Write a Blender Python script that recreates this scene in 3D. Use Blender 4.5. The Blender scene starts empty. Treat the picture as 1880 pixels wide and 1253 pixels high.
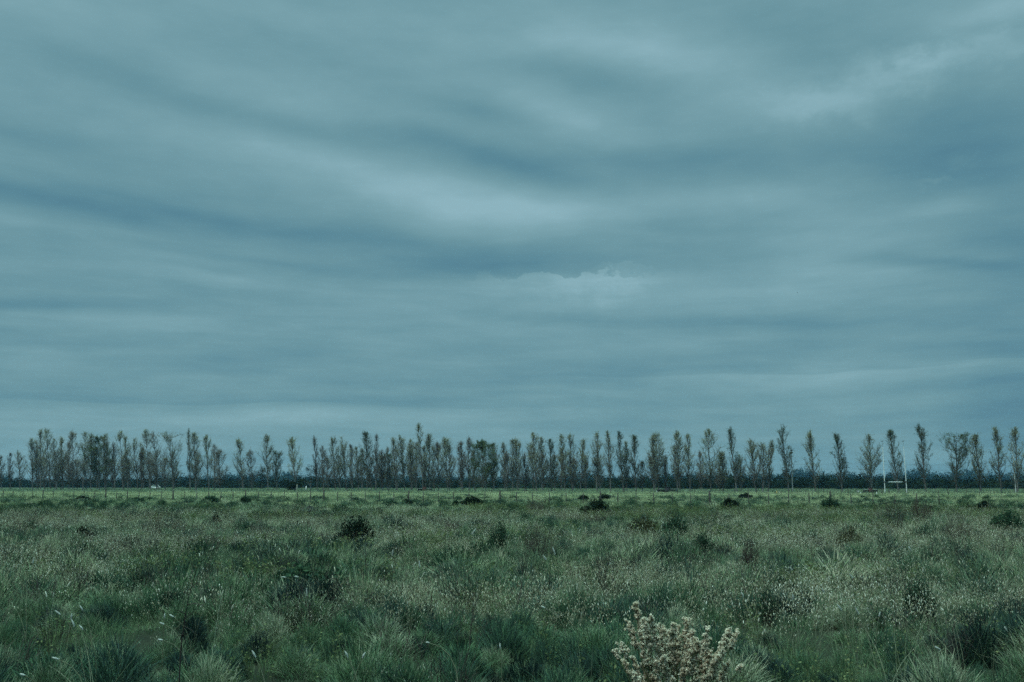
import bpy, math, random
import numpy as np
from mathutils import Vector

R = math.radians
rng = np.random.default_rng(7)
random.seed(7)
scn = bpy.context.scene
COL = scn.collection

# ------------------------------------------------------------------ camera
CAMH = 2.2
FPX = 1828.0                      # focal length in pixels of the 1880 px wide photo
PITCH = math.atan((890.5 - 626.5) / FPX)
cam = bpy.data.cameras.new('camera')
cam.sensor_width = 36.0
cam.lens = FPX / 1880 * 36
cam.clip_start = 0.1
cam.clip_end = 9000
co = bpy.data.objects.new('camera', cam)
COL.objects.link(co)
co.location = (0, 0, CAMH)
co.rotation_euler = (math.pi / 2 + PITCH, 0, 0)
scn.camera = co

CP, SP = math.cos(PITCH), math.sin(PITCH)


def px_dir(px, py):
    xc, yc = (px - 940) / FPX, -(py - 626.5) / FPX
    return xc, CP - yc * SP, SP + yc * CP


def x_at(px, D, z=0.0):           # world x of something at depth D, height z, seen at column px
    return (px - 940) / FPX * (D * CP + (z - CAMH) * SP)


def z_at(py, D):                  # height of something at depth D seen at row py
    yc = -(py - 626.5) / FPX
    return CAMH + D * (yc * CP + SP) / (CP - yc * SP)


def on_plane(px, py, z):          # where the sight line through a pixel meets height z
    d = px_dir(px, py)
    t = (z - CAMH) / d[2]
    return d[0] * t, d[1] * t


def az_el(px, py):
    x, y, z = px_dir(px, py)
    return math.atan2(x, y), math.atan2(z, math.hypot(x, y))


# ------------------------------------------------------------------ exposure
vs = scn.view_settings
vs.view_transform = 'Standard'
vs.look = 'None'
vs.exposure = 0.0
vs.gamma = 1.0
vs.use_curve_mapping = False
cy = scn.cycles
cy.use_denoising = False
cy.max_bounces = 5
cy.diffuse_bounces = 1
cy.glossy_bounces = 1
cy.transmission_bounces = 3
cy.transparent_max_bounces = 6
cy.volume_bounces = 1
cy.use_adaptive_sampling = True
cy.adaptive_threshold = 0.008

# ------------------------------------------------------------------ world: overcast sky
SUN_EL, SUN_ROT = R(62), R(235)   # behind the camera, a little to the left
world = bpy.data.worlds.new('World')
scn.world = world
world.use_nodes = True
nt = world.node_tree
nt.nodes.clear()


def N(tree, typ, **kw):
    n = tree.nodes.new(typ)
    for k, v in kw.items():
        setattr(n, k, v)
    return n


def M(tree, op, a, b=None, c=None, clamp=False):
    n = tree.nodes.new('ShaderNodeMath')
    n.operation = op
    n.use_clamp = clamp
    for i, v in enumerate((a, b, c)):
        if v is None:
            continue
        if isinstance(v, (int, float)):
            n.inputs[i].default_value = v
        else:
            tree.links.new(v, n.inputs[i])
    return n.outputs[0]


tc = N(nt, 'ShaderNodeTexCoord')
sep = N(nt, 'ShaderNodeSeparateXYZ')
nt.links.new(tc.outputs['Generated'], sep.inputs[0])
az = M(nt, 'ARCTAN2', sep.outputs[0], sep.outputs[1])
el = M(nt, 'ARCSINE', M(nt, 'MAXIMUM', M(nt, 'MINIMUM', sep.outputs[2], 0.9999), -0.9999))
comb = N(nt, 'ShaderNodeCombineXYZ')
nt.links.new(az, comb.inputs[0])
nt.links.new(el, comb.inputs[1])


def noise(tree, vec, scale, detail=4, rough=0.55, sx=1, sy=1, rz=0, off=(0, 0, 0), dist=0.0):
    mp = N(tree, 'ShaderNodeMapping')
    mp.inputs['Scale'].default_value = (sx, sy, 1)
    mp.inputs['Rotation'].default_value = (0, 0, rz)
    mp.inputs['Location'].default_value = off
    tree.links.new(vec, mp.inputs[0])
    n = N(tree, 'ShaderNodeTexNoise')
    n.inputs['Scale'].default_value = scale
    n.inputs['Detail'].default_value = detail
    n.inputs['Roughness'].default_value = rough
    n.inputs['Distortion'].default_value = dist
    tree.links.new(mp.outputs[0], n.inputs['Vector'])
    return n


def vmath(tree, op, a, b=None, s=None):
    n = N(tree, 'ShaderNodeVectorMath', operation=op)
    tree.links.new(a, n.inputs[0])
    if b is not None:
        if isinstance(b, tuple):
            n.inputs[1].default_value = b
        else:
            tree.links.new(b, n.inputs[1])
    if s is not None:
        n.inputs['Scale'].default_value = s
    return n.outputs['Value'] if op in ('DOT_PRODUCT', 'LENGTH') else n.outputs['Vector']


# gentle drift of the whole pattern, and a fine one for ragged cloud edges
wn = noise(nt, comb.outputs[0], 3.0, 3, 0.5, 1, 2.2)
w1 = vmath(nt, 'SCALE', vmath(nt, 'SUBTRACT', wn.outputs['Color'], (0.5, 0.5, 0.5)), s=0.06)
drift = vmath(nt, 'ADD', comb.outputs[0], vmath(nt, 'MULTIPLY', w1, (1.0, 0.55, 0)))
wf = noise(nt, comb.outputs[0], 26.0, 6, 0.62, 1, 1.4)
w2 = vmath(nt, 'SCALE', vmath(nt, 'SUBTRACT', wf.outputs['Color'], (0.5, 0.5, 0.5)), s=0.06)
ragged = vmath(nt, 'ADD', comb.outputs[0], w2)


def blob(px, py, lx, ly, ang, amp, kind='soft'):
    """a bank of cloud centred on a compass bearing and height above the horizon"""
    a0, e0 = az_el(px, py)
    mp = N(nt, 'ShaderNodeMapping', vector_type='TEXTURE')
    mp.inputs['Location'].default_value = (a0, e0, 0)
    mp.inputs['Rotation'].default_value = (0, 0, -R(ang))
    mp.inputs['Scale'].default_value = (lx / FPX, ly / FPX, 1)
    nt.links.new(drift if kind == 'soft' else ragged, mp.inputs[0])
    v = mp.outputs[0]
    g = M(nt, 'EXPONENT', M(nt, 'MULTIPLY', vmath(nt, 'DOT_PRODUCT', v, v), -1.0))
    if kind == 'edge':            # crisp upper rim, fading away below it
        s = N(nt, 'ShaderNodeSeparateXYZ')
        nt.links.new(v, s.inputs[0])
        st = N(nt, 'ShaderNodeMapRange', interpolation_type='SMOOTHSTEP')
        st.inputs['From Min'].default_value = 0.06
        st.inputs['From Max'].default_value = -0.06
        nt.links.new(s.outputs[1], st.inputs['Value'])
        g = M(nt, 'MULTIPLY', g, st.outputs[0])
    return g, amp


BLOBS = [
    (70, 10, 200, 55, 0, .22), (470, -10, 230, 40, 8, .10), (930, 60, 260, 65, 0, .16),
    (1210, 88, 190, 46, 8, .26), (1335, 160, 220, 50, 14, .16), (620, 312, 300, 46, 12, .33),
    (880, 366, 220, 38, 6, .30), (510, 165, 170, 42, 10, .16), (1010, 200, 130, 34, 15, .28),
    (1080, 240, 120, 26, 8, .12), (1350, 365, 220, 28, 0, .20), (980, 398, 190, 34, 0, .22),
    (1840, 5, 110, 26, 0, .34), (1500, 455, 110, 55, 0, .22), (1600, 515, 220, 34, 0, .16),
    (210, 500, 260, 16, 2, .12), (430, 520, 160, 10, 3, .08), (170, 578, 220, 22, 3, .14), (250, 795, 560, 46, 0, .12),
    (720, 765, 480, 24, 0, .12), (1300, 545, 330, 36, 2, .16), (1750, 372, 90, 15, -6, .16),
    (1000, 545, 300, 30, 0, .08), (1250, 650, 420, 22, 0, .08), (20, 410, 120, 10, 8, .10),
    (250, 150, 240, 30, 14, -.12), (520, 235, 260, 24, 12, -.22), (800, 272, 170, 24, 10, -.26),
    (960, 310, 110, 26, 14, -.22), (60, 366, 270, 22, 7, -.46), (360, 400, 250, 20, 8, -.26),
    (700, 440, 300, 24, 4, -.34), (900, 488, 210, 24, -2, -.36), (70, 560, 170, 13, -3, -.34), (430, 478, 220, 9, 4, -.18),
    (1080, 135, 150, 32, 8, -.24), (890, 215, 130, 22, 8, -.18), (1290, 292, 330, 36, 0, -.26),
    (1790, 235, 170, 80, 10, -.32), (1715, 305, 140, 50, 0, -.28), (1220, 412, 110, 16, 0, -.18),
    (1690, 488, 150, 13, 10, -.26), (1290, 596, 280, 12, 3, -.20), (230, 738, 480, 14, 0, -.20),
    (820, 735, 330, 13, 0, -.16), (1050, 685, 330, 24, 0, -.14), (1880, 720, 130, 190, 0, -.34),
    (1890, 430, 110, 70, 0, -.24), (620, 640, 560, 30, 0, -.06), (1450, 60, 160, 60, 20, -.10), (60, 250, 150, 24, 5, -.20),
]
RAG = [(1620, 150, 185, 40, -10, .30, 'ragged'), (1690, 118, 90, 22, 0, .16, 'ragged'), (1500, 200, 130, 22, 12, .10, 'ragged'),
       (1850, 75, 60, 18, 0, .16, 'ragged'), (1720, 328, 34, 8, 0, .18, 'ragged'), (1770, 292, 30, 8, 0, .10, 'ragged'),
       (1045, 503, 150, 46, 0, .36, 'edge'), (1145, 490, 60, 30, 0, .14, 'edge'), (530, 595, 26, 12, 0, .10, 'edge')]
EDG = [(1480, 684, 430, 30, 0, .16, 'edge'), (1850, 664, 120, 16, 0, .12, 'edge'), (480, 742, 620, 24, 0, .12, 'edge'),
       (1000, 455, 260, 10, -2, .0, 'edge')]
tot = None
for b in BLOBS + RAG:
    g, a = blob(*b)
    tot = M(nt, 'MULTIPLY_ADD', g, a * .88, tot if tot is not None else 0.0)
ragged_keep = ragged
ragged = drift
for b in EDG:
    g, a = blob(*b)
    tot = M(nt, 'MULTIPLY_ADD', g, a, tot)
# long thin streaks, finer and flatter towards the horizon, plus soft mottling
st1 = noise(nt, drift, 2.4, 6, 0.58, 1.0, 6.5, R(-5), (3.1, 1.7, 0))
st2 = noise(nt, drift, 3.2, 6, 0.6, 1.6, 15.0, R(-1.5), (7.1, 4.2, 0))
st3 = noise(nt, comb.outputs[0], 16.0, 6, 0.6, 1.0, 2.8, 0, (1.3, 9.2, 0))
low = N(nt, 'ShaderNodeMapRange')
low.inputs['From Min'].default_value = 0.34
low.inputs['From Max'].default_value = 0.10
nt.links.new(el, low.inputs['Value'])
tot = M(nt, 'MULTIPLY_ADD', M(nt, 'SUBTRACT', st1.outputs[0], 0.5), 0.30, tot)
tot = M(nt, 'MULTIPLY_ADD', M(nt, 'MULTIPLY', M(nt, 'SUBTRACT', st2.outputs[0], 0.5), low.outputs[0]), 0.80, tot)
tot = M(nt, 'MULTIPLY_ADD', M(nt, 'SUBTRACT', st3.outputs[0], 0.5), 0.28, tot)
base = N(nt, 'ShaderNodeMapRange')
base.inputs['From Min'].default_value = 0.0
base.inputs['From Max'].default_value = 0.5
base.inputs['To Min'].default_value = 0.47
base.inputs['To Max'].default_value = 0.62
nt.links.new(el, base.inputs['Value'])
lum = M(nt, 'ADD', tot, base.outputs[0])
cr = N(nt, 'ShaderNodeValToRGB')
nt.links.new(lum, cr.inputs[0])


def lin(c):
    return tuple(((v / 255) / 12.92 if v / 255 <= 0.04045 else ((v / 255 + 0.055) / 1.055) ** 2.4) for v in c)


SKYRAMP = [(0.0, (74, 121, 141)), (0.25, (90, 136, 150)), (0.5, (106, 149, 159)), (0.75, (122, 163, 172)), (1.0, (142, 181, 191))]
els = cr.color_ramp.elements
while len(els) < len(SKYRAMP):
    els.new(0.5)
for e, (p, c) in zip(els, SKYRAMP):
    e.position = p
    e.color = (*[10 * v for v in lin(c)], 1)
# an overcast sky is brightest overhead
zen = N(nt, 'ShaderNodeMapRange', interpolation_type='SMOOTHSTEP')
zen.inputs['From Min'].default_value = 0.70
zen.inputs['From Max'].default_value = 1.35
zen.inputs['To Min'].default_value = 1.0
zen.inputs['To Max'].default_value = 13.0
nt.links.new(el, zen.inputs['Value'])
cl = vmath(nt, 'SCALE', cr.outputs[0])
nt.links.new(zen.outputs[0], cl.node.inputs['Scale'])
zc = N(nt, 'ShaderNodeMapRange', data_type='FLOAT_VECTOR')     # the thick cloud overhead is a more neutral grey
for k_, v_ in (('From Min', (.7,) * 3), ('From Max', (1.2,) * 3), ('To Min', (1, 1, 1)), ('To Max', (1.12, 1.0, .84))):
    [i_ for i_ in zc.inputs if i_.enabled and i_.name == k_][0].default_value = v_
ce = N(nt, 'ShaderNodeCombineXYZ')
for k_ in range(3): nt.links.new(el, ce.inputs[k_])
nt.links.new(ce.outputs[0], [i_ for i_ in zc.inputs if i_.enabled and i_.name == 'Vector'][0])
cl = vmath(nt, 'MULTIPLY', cl, [o_ for o_ in zc.outputs if o_.enabled][0])
sky = N(nt, 'ShaderNodeTexSky', sky_type='NISHITA')
sky.sun_disc = False
sky.sun_elevation = SUN_EL
sky.sun_rotation = SUN_ROT
mix = N(nt, 'ShaderNodeMix', data_type='RGBA')
mix.inputs['Factor'].default_value = 0.95        # the cloud sheet covers nearly all of the clear sky
nt.links.new(sky.outputs[0], mix.inputs['A'])
nt.links.new(cl, mix.inputs['B'])
bg = N(nt, 'ShaderNodeBackground')
bg.inputs['Strength'].default_value = 0.1
nt.links.new(mix.outputs['Result'], bg.inputs[0])
wo = N(nt, 'ShaderNodeOutputWorld')
nt.links.new(bg.outputs[0], wo.inputs['Surface'])

# ------------------------------------------------------------------ sun behind cloud
sl = bpy.data.lights.new('sun', 'SUN')
sl.energy = 1.5
sl.angle = R(12)
sl.color = (1.0, 0.99, 0.93)
so = bpy.data.objects.new('sun', sl)
COL.objects.link(so)
so.rotation_euler = (math.pi / 2 - SUN_EL, 0, math.pi - SUN_ROT)

# ------------------------------------------------------------------ mesh helpers
TAGS = ('label', 'category', 'group', 'kind')


def tag(o, label=None, cat=None, group=None, kind=None):
    if label: o['label'] = label
    if cat: o['category'] = cat
    if group: o['group'] = group
    if kind: o['kind'] = kind
    return o


def empty(name, loc, rz=0.0):
    o = bpy.data.objects.new(name, None)
    o.location = loc
    o.rotation_euler = (0, 0, rz)
    o.empty_display_size = 0.3
    COL.objects.link(o)
    return o


class MB:
    """collects quads as numpy arrays and builds one mesh"""

    def __init__(s):
        s.v, s.f, s.t, s.n = [], [], [], 0

    def add(s, v, f, tone=0.5):
        v = np.asarray(v, float).reshape(-1, 3)
        f = np.asarray(f, np.int64).reshape(-1, 4)
        s.v.append(v)
        s.f.append(f + s.n)
        s.t.append(np.broadcast_to(np.asarray(tone, float), (len(v),)).copy())
        s.n += len(v)
        return s

    def tubes(s, P, Rd, sides=4, tone=0.5, cap=False):
        P = np.asarray(P, float)
        if P.ndim == 2: P = P[None]
        Rd = np.broadcast_to(np.asarray(Rd, float), P.shape[:2])
        n, k = P.shape[:2]
        T = np.gradient(P, axis=1)
        T /= np.linalg.norm(T, axis=2, keepdims=True) + 1e-9
        ref = np.where(np.abs(T[:, :, 2:3]) > 0.9, np.array([1., 0, 0]), np.array([0, 0, 1.]))
        ref = np.where(np.abs(T[:, :1, 2:3]) > 0.7, np.array([1., 0, 0]), np.array([0, 0, 1.])) + 0 * ref
        U = np.cross(T, ref)
        U /= np.linalg.norm(U, axis=2, keepdims=True) + 1e-9
        W = np.cross(T, U)
        a = np.arange(sides) / sides * 2 * math.pi
        V = P[:, :, None] + Rd[:, :, None, None] * (U[:, :, None] * np.cos(a)[None, None, :, None] + W[:, :, None] * np.sin(a)[None, None, :, None])
        i = np.arange(n)[:, None, None] * k * sides
        j = np.arange(k - 1)[None, :, None] * sides
        q = np.arange(sides)[None, None, :]
        q2 = (q + 1) % sides
        F = np.stack(np.broadcast_arrays(i + j + q, i + j + q2, i + j + sides + q2, i + j + sides + q), -1)
        if np.ndim(tone) == 1:
            tone = np.repeat(tone, k * sides)
        s.add(V, F, tone)
        if cap and sides == 4:
            for m in range(n):
                b = s.n - n * k * sides + m * k * sides
                s.f.append(np.array([[b, b + 3, b + 2, b + 1], [b + (k - 1) * 4 + r for r in range(4)]]))
        elif cap:
            for m in range(n):
                b = s.n - n * k * sides + m * k * sides
                for e in (b, b + (k - 1) * sides):
                    for r in range(1, sides - 2, 2):
                        s.f.append(np.array([[e, e + r, e + r + 1, e + min(r + 2, sides - 1)]]) if r + 2 <= sides - 1 else np.zeros((0, 4), int))
        return s

    def box(s, c, d, tone=0.5, bevel=0.0, rz=0.0):
        c, h = np.array(c, float), np.array(d, float) / 2
        b = min(bevel, *(h * 0.9)) if bevel else 0
        # a box whose top and bottom rims are chamfered
        rings = [(h[0] - b, h[1] - b, -h[2]), (h[0], h[1], -h[2] + b), (h[0], h[1], h[2] - b), (h[0] - b, h[1] - b, h[2])] if b else [(h[0], h[1], -h[2]), (h[0], h[1], h[2])]
        V, F = [], []
        for (x, y, z) in rings:
            V += [(-x, -y, z), (x, -y, z), (x, y, z), (-x, y, z)]
        m = len(rings)
        for r in range(m - 1):
            for q in range(4):
                F.append((r * 4 + q, r * 4 + (q + 1) % 4, r * 4 + 4 + (q + 1) % 4, r * 4 + 4 + q))
        F += [(3, 2, 1, 0), (m * 4 - 4, m * 4 - 3, m * 4 - 2, m * 4 - 1)]
        V = np.array(V)
        if rz:
            V = V @ np.array([[math.cos(rz), math.sin(rz), 0], [-math.sin(rz), math.cos(rz), 0], [0, 0, 1]])
        return s.add(V + c, F, tone)

    def leaves(s, C, size, tone=0.5, flat=0.0, aspect=0.6):
        """small diamond leaves of random facing"""
        n = len(C)
        size = np.broadcast_to(np.asarray(size, float), (n,))[:, None]
        a = rng.normal(size=(n, 3))
        a[:, 2] *= (1 - flat)
        a /= np.linalg.norm(a, axis=1, keepdims=True)
        b = np.cross(a, rng.normal(size=(n, 3)))
        b /= np.linalg.norm(b, axis=1, keepdims=True) + 1e-9
        V = np.stack([C - a * size, C + b * size * aspect, C + a * size, C - b * size * aspect], 1)
        F = np.arange(n * 4).reshape(n, 4)
        if np.ndim(tone) == 1: tone = np.repeat(tone, 4)
        return s.add(V, F, tone)

    def blades(s, B, h, width, lean, azim, tone, seg=3, curl=1.7, face=None):
        """grass blades: B (n,3) roots"""
        n = len(B)
        h, width, lean = (np.broadcast_to(np.asarray(q, float), (n,)) for q in (h, width, lean))
        t = np.linspace(0, 1, seg)[None, :]
        d = np.stack([np.cos(azim), np.sin(azim)], 1)
        off = (lean * h)[:, None] * t ** curl
        z = h[:, None] * (t - 0.25 * np.minimum(lean, 1.6)[:, None] * t ** 2)
        P = np.stack([B[:, 0:1] + off * d[:, 0:1], B[:, 1:2] + off * d[:, 1:2], B[:, 2:3] + z], 2)
        fa = rng.uniform(0, 2 * math.pi, n) if face is None else face
        W = np.stack([np.cos(fa), np.sin(fa), 0 * fa], 1)[:, None] * (width[:, None] * (1 - 0.85 * t ** 1.5))[:, :, None] * 0.5
        V = np.stack([P - W, P + W], 2)
        i = np.arange(n)[:, None] * seg * 2
        j = np.arange(seg - 1)[None] * 2
        F = np.stack([i + j, i + j + 1, i + j + 3, i + j + 2], -1)
        tt = np.asarray(tone if np.ndim(tone) == 1 else np.full(n, tone))[:, None] * .7 + .45 * t ** 1.5      # dry straw tips, also painting lit tops over darker undersides
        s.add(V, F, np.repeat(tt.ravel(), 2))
        return P[:, -1]

    def spindles(s, P0, P1, r, tone=0.5, sides=5):
        """small fat fluffy heads between two points"""
        P0, P1 = np.asarray(P0, float), np.asarray(P1, float)
        t = np.array([0, .2, .55, .85, 1.0])
        prof = np.array([.25, .85, 1.0, .6, .05])
        P = P0[:, None] + (P1 - P0)[:, None] * t[None, :, None]
        rr = np.broadcast_to(np.asarray(r, float), (len(P0),))[:, None] * prof[None]
        return s.tubes(P, rr, sides, tone)

    def mesh(s, name, mat):
        me = bpy.data.meshes.new(name)
        V = np.concatenate(s.v)
        F = np.concatenate([f.reshape(-1, 4) for f in s.f])
        me.vertices.add(len(V))
        me.vertices.foreach_set('co', V.astype(np.float32).ravel())
        me.loops.add(len(F) * 4)
        me.loops.foreach_set('vertex_index', F.astype(np.int32).ravel())
        me.polygons.add(len(F))
        me.polygons.foreach_set('loop_start', np.arange(0, len(F) * 4, 4, dtype=np.int32))
        a = me.attributes.new('tone', 'FLOAT', 'POINT')
        a.data.foreach_set('value', np.concatenate(s.t).astype(np.float32))
        me.update(calc_edges=True)
        me.materials.append(mat)
        return me

    def build(s, name, mat, parent=None, loc=None, smooth=False):
        me = s.mesh(name, mat)
        if smooth:
            me.polygons.foreach_set('use_smooth', np.ones(len(me.polygons), bool))
        o = bpy.data.objects.new(name, me)
        COL.objects.link(o)
        if parent: o.parent = parent
        if loc is not None: o.location = loc
        return o


# ------------------------------------------------------------------ materials
def ramp_mat(name, stops, nscale=1.2, nmix=0.5, rand=0.25, trans=0.25, rough=0.8, gloss=0.0, tonew=0.5, nscale2=None):
    """colour from a ramp driven by the mesh's own tone, world position and the copy's random number"""
    m = bpy.data.materials.new(name)
    m.use_nodes = True
    t = m.node_tree
    t.nodes.clear()
    at = N(t, 'ShaderNodeAttribute', attribute_name='tone')
    geo = N(t, 'ShaderNodeNewGeometry')
    oi = N(t, 'ShaderNodeObjectInfo')
    n1 = noise(t, geo.outputs['Position'], nscale, 3, 0.6)
    v = M(t, 'MULTIPLY', at.outputs['Fac'], tonew)
    v = M(t, 'MULTIPLY_ADD', M(t, 'SUBTRACT', n1.outputs[0], 0.5), nmix * 2, v)
    v = M(t, 'MULTIPLY_ADD', M(t, 'SUBTRACT', oi.outputs['Random'], 0.5), rand, v)
    if nscale2:
        n2 = noise(t, geo.outputs['Position'], nscale2, 2, 0.5, off=(11, 5, 2))
        v = M(t, 'MULTIPLY_ADD', M(t, 'SUBTRACT', n2.outputs[0], 0.5), nmix * 1.6, v)
    v = M(t, 'ADD', v, 0.5 - tonew / 2)
    c = N(t, 'ShaderNodeValToRGB')
    t.links.new(v, c.inputs[0])
    e = c.color_ramp.elements
    while len(e) < len(stops):
        e.new(0.5)
    for q, (p, col) in zip(e, stops):
        q.position = p
        q.color = (*col, 1)
    d = N(t, 'ShaderNodeBsdfDiffuse')
    t.links.new(c.outputs[0], d.inputs[0])
    out = d.outputs[0]
    if trans:
        tr = N(t, 'ShaderNodeBsdfTranslucent')
        t.links.new(c.outputs[0], tr.inputs[0])
        mx = N(t, 'ShaderNodeMixShader')
        mx.inputs[0].default_value = trans
        t.links.new(out, mx.inputs[1])
        t.links.new(tr.outputs[0], mx.inputs[2])
        out = mx.outputs[0]
    if gloss:
        gl = N(t, 'ShaderNodeBsdfGlossy')
        gl.inputs['Roughness'].default_value = 0.45
        gl.inputs['Color'].default_value = (.8, .9, 1, 1)
        mx = N(t, 'ShaderNodeMixShader')
        mx.inputs[0].default_value = gloss
        t.links.new(out, mx.inputs[1])
        t.links.new(gl.outputs[0], mx.inputs[2])
        out = mx.outputs[0]
    o = N(t, 'ShaderNodeOutputMaterial')
    t.links.new(out, o.inputs[0])
    return m


MAT = {}
MAT['tussock'] = ramp_mat('fine_grass', [(0, (.026, .055, .044)), (.3, (.052, .10, .075)), (.55, (.075, .14, .085)), (.8, (.12, .18, .095)), (1, (.20, .24, .15))], 0.9, .35, .45, .2, tonew=.7, nscale2=.16)
MAT['mound'] = ramp_mat('soft_broom_foliage', [(0, (.008, .020, .017)), (.28, (.042, .075, .070)), (.48, (.056, .118, .074)), (.70, (.11, .19, .092)), (.86, (.22, .27, .19)), (1, (.33, .36, .24))], 1.3, .26, .85, .08, tonew=.45, nscale2=.42)
MAT['moundp'] = ramp_mat('sage_broom_foliage', [(0, (.028, .050, .038)), (.25, (.085, .125, .10)), (.47, (.12, .185, .115)), (.68, (.21, .29, .155)), (.85, (.35, .39, .26)), (1, (.48, .48, .34))], .9, .34, .75, .12, tonew=.50, nscale2=.2)
MAT['grassp'] = ramp_mat('sage_low_grass', [(0, (.06, .10, .065)), (.4, (.13, .20, .12)), (.7, (.22, .29, .17)), (1, (.34, .37, .26))], .9, .4, .45, .2, tonew=.7, nscale2=.12)
MAT['grass'] = ramp_mat('low_grass', [(0, (.040, .08, .05)), (.4, (.08, .15, .08)), (.7, (.14, .21, .105)), (1, (.24, .28, .17))], 1.1, .35, .45, .2, tonew=.7, nscale2=.16)
MAT['field'] = ramp_mat('field_grass', [(0, (.10, .14, .085)), (.35, (.22, .27, .155)), (.7, (.38, .42, .24)), (1, (.49, .51, .32))], .22, .8, .5, .3, tonew=.5, nscale2=.04)
MAT['dry'] = ramp_mat('dry_stems', [(0, (.10, .11, .07)), (.5, (.21, .23, .15)), (1, (.36, .39, .28))], 1.0, .4, .4, .3)
MAT['seed'] = ramp_mat('pale_seed_heads', [(0, (.18, .17, .10)), (.45, (.42, .41, .27)), (.8, (.66, .66, .49)), (1, (.82, .84, .72))], 1.0, .25, .5, .35, tonew=.9)
MAT['plume'] = ramp_mat('white_plume', [(0, (.38, .42, .37)), (1, (.68, .73, .68))], 8.0, .3, .1, .4)
MAT['herb'] = ramp_mat('herb_leaves', [(0, (.05, .075, .035)), (.5, (.11, .15, .065)), (1, (.24, .27, .13))], 1.5, .4, .4, .3)
MAT['twig'] = ramp_mat('brown_twigs', [(0, (.030, .027, .026)), (.5, (.075, .066, .058)), (1, (.16, .14, .12))], 1.5, .3, .3, 0)
MAT['darkbush'] = ramp_mat('dark_bush_leaves', [(0, (.006, .012, .009)), (.6, (.015, .028, .018)), (1, (.032, .052, .03))], 1.5, .4, .1, .1)
MAT['greenbush'] = ramp_mat('green_bush_leaves', [(0, (.018, .04, .028)), (.6, (.036, .075, .045)), (1, (.07, .12, .06))], 1.5, .4, .3, .2)
MAT['olivebush'] = ramp_mat('olive_bush_leaves', [(0, (.035, .04, .022)), (.6, (.07, .075, .04)), (1, (.13, .13, .07))], 1.5, .4, .3, .2)
MAT['redbush'] = ramp_mat('reddish_bush_leaves', [(0, (.05, .03, .026)), (.6, (.10, .065, .05)), (1, (.17, .12, .09))], 1.5, .4, .3, .2)
MAT['greybush'] = ramp_mat('grey_bush_leaves', [(0, (.035, .045, .045)), (.6, (.07, .085, .08)), (1, (.13, .15, .13))], 1.5, .4, .3, .2)
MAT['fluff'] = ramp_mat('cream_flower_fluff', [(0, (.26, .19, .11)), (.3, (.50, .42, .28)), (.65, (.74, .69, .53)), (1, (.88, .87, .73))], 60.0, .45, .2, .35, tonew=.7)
MAT['bark'] = ramp_mat('poplar_bark', [(0, (.06, .06, .055)), (.6, (.14, .135, .125)), (1, (.27, .265, .25))], .8, .4, .3, 0)
MAT['leaf_olive'] = ramp_mat('poplar_leaves_olive', [(0, (.12, .13, .085)), (.5, (.25, .265, .165)), (1, (.42, .42, .27))], .35, .5, .3, .3)
MAT['leaf_green'] = ramp_mat('poplar_leaves_green', [(0, (.03, .05, .03)), (.5, (.07, .10, .055)), (1, (.14, .18, .09))], .35, .5, .3, .3)
MAT['leaf_brown'] = ramp_mat('poplar_leaves_brown', [(0, (.10, .09, .07)), (.5, (.20, .175, .14)), (1, (.33, .30, .23))], .35, .5, .3, .3)
MAT['thicket'] = ramp_mat('thicket_leaves', [(0, (.005, .010, .007)), (.5, (.013, .023, .014)), (1, (.035, .050, .026))], .09, .6, 0, .05, nscale2=.6)
MAT['farwood'] = ramp_mat('far_wood_leaves', [(0, (.012, .02, .014)), (.5, (.022, .036, .022)), (1, (.04, .055, .03))], .03, .5, 0, .1)


def plain(name, col, rough=0.7, metal=0.0, var=0.15, nscale=6.0):
    m = bpy.data.materials.new(name)
    m.use_nodes = True
    t = m.node_tree
    p = t.nodes['Principled BSDF']
    tcn = N(t, 'ShaderNodeTexCoord')
    n = noise(t, tcn.outputs['Object'], nscale, 5, 0.65)
    c = N(t, 'ShaderNodeValToRGB')
    c.color_ramp.elements[0].position = 0.3
    c.color_ramp.elements[1].position = 0.7
    c.color_ramp.elements[0].color = (*[v * (1 - var) for v in col], 1)
    c.color_ramp.elements[1].color = (*[min(1, v * (1 + var)) for v in col], 1)
    t.links.new(n.outputs[0], c.inputs[0])
    t.links.new(c.outputs[0], p.inputs['Base Color'])
    p.inputs['Roughness'].default_value = rough
    p.inputs['Metallic'].default_value = metal
    return m


MAT['white_paint'] = plain('white_paint', (.74, .76, .74), .5, 0, .12, 1.0)
MAT['black_paint'] = plain('black_paint', (.02, .022, .024), .5)
MAT['grey_metal'] = plain('grey_metal', (.30, .32, .33), .5, .5)
MAT['post_wood'] = plain('dark_post_wood', (.045, .042, .036), .9, 0, .35, 9.0)
MAT['pale_wood'] = plain('pale_post_wood', (.42, .43, .38), .85, 0, .2, 9.0)
MAT['wire'] = plain('fence_wire', (.10, .10, .10), .5, .6)
MAT['pylon'] = plain('pylon_steel', (.06, .07, .08), .6, .4)
MAT['rust'] = plain('rusty_panel', (.10, .045, .035), .8, 0, .35, 3.0)
MAT['dark_board'] = plain('weathered_board', (.035, .033, .036), .85, 0, .3, 4.0)
MAT['yellow'] = plain('yellow_paint', (.45, .36, .12), .6)
MAT['bird'] = plain('bird_feathers', (.02, .02, .022), .8)

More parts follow.
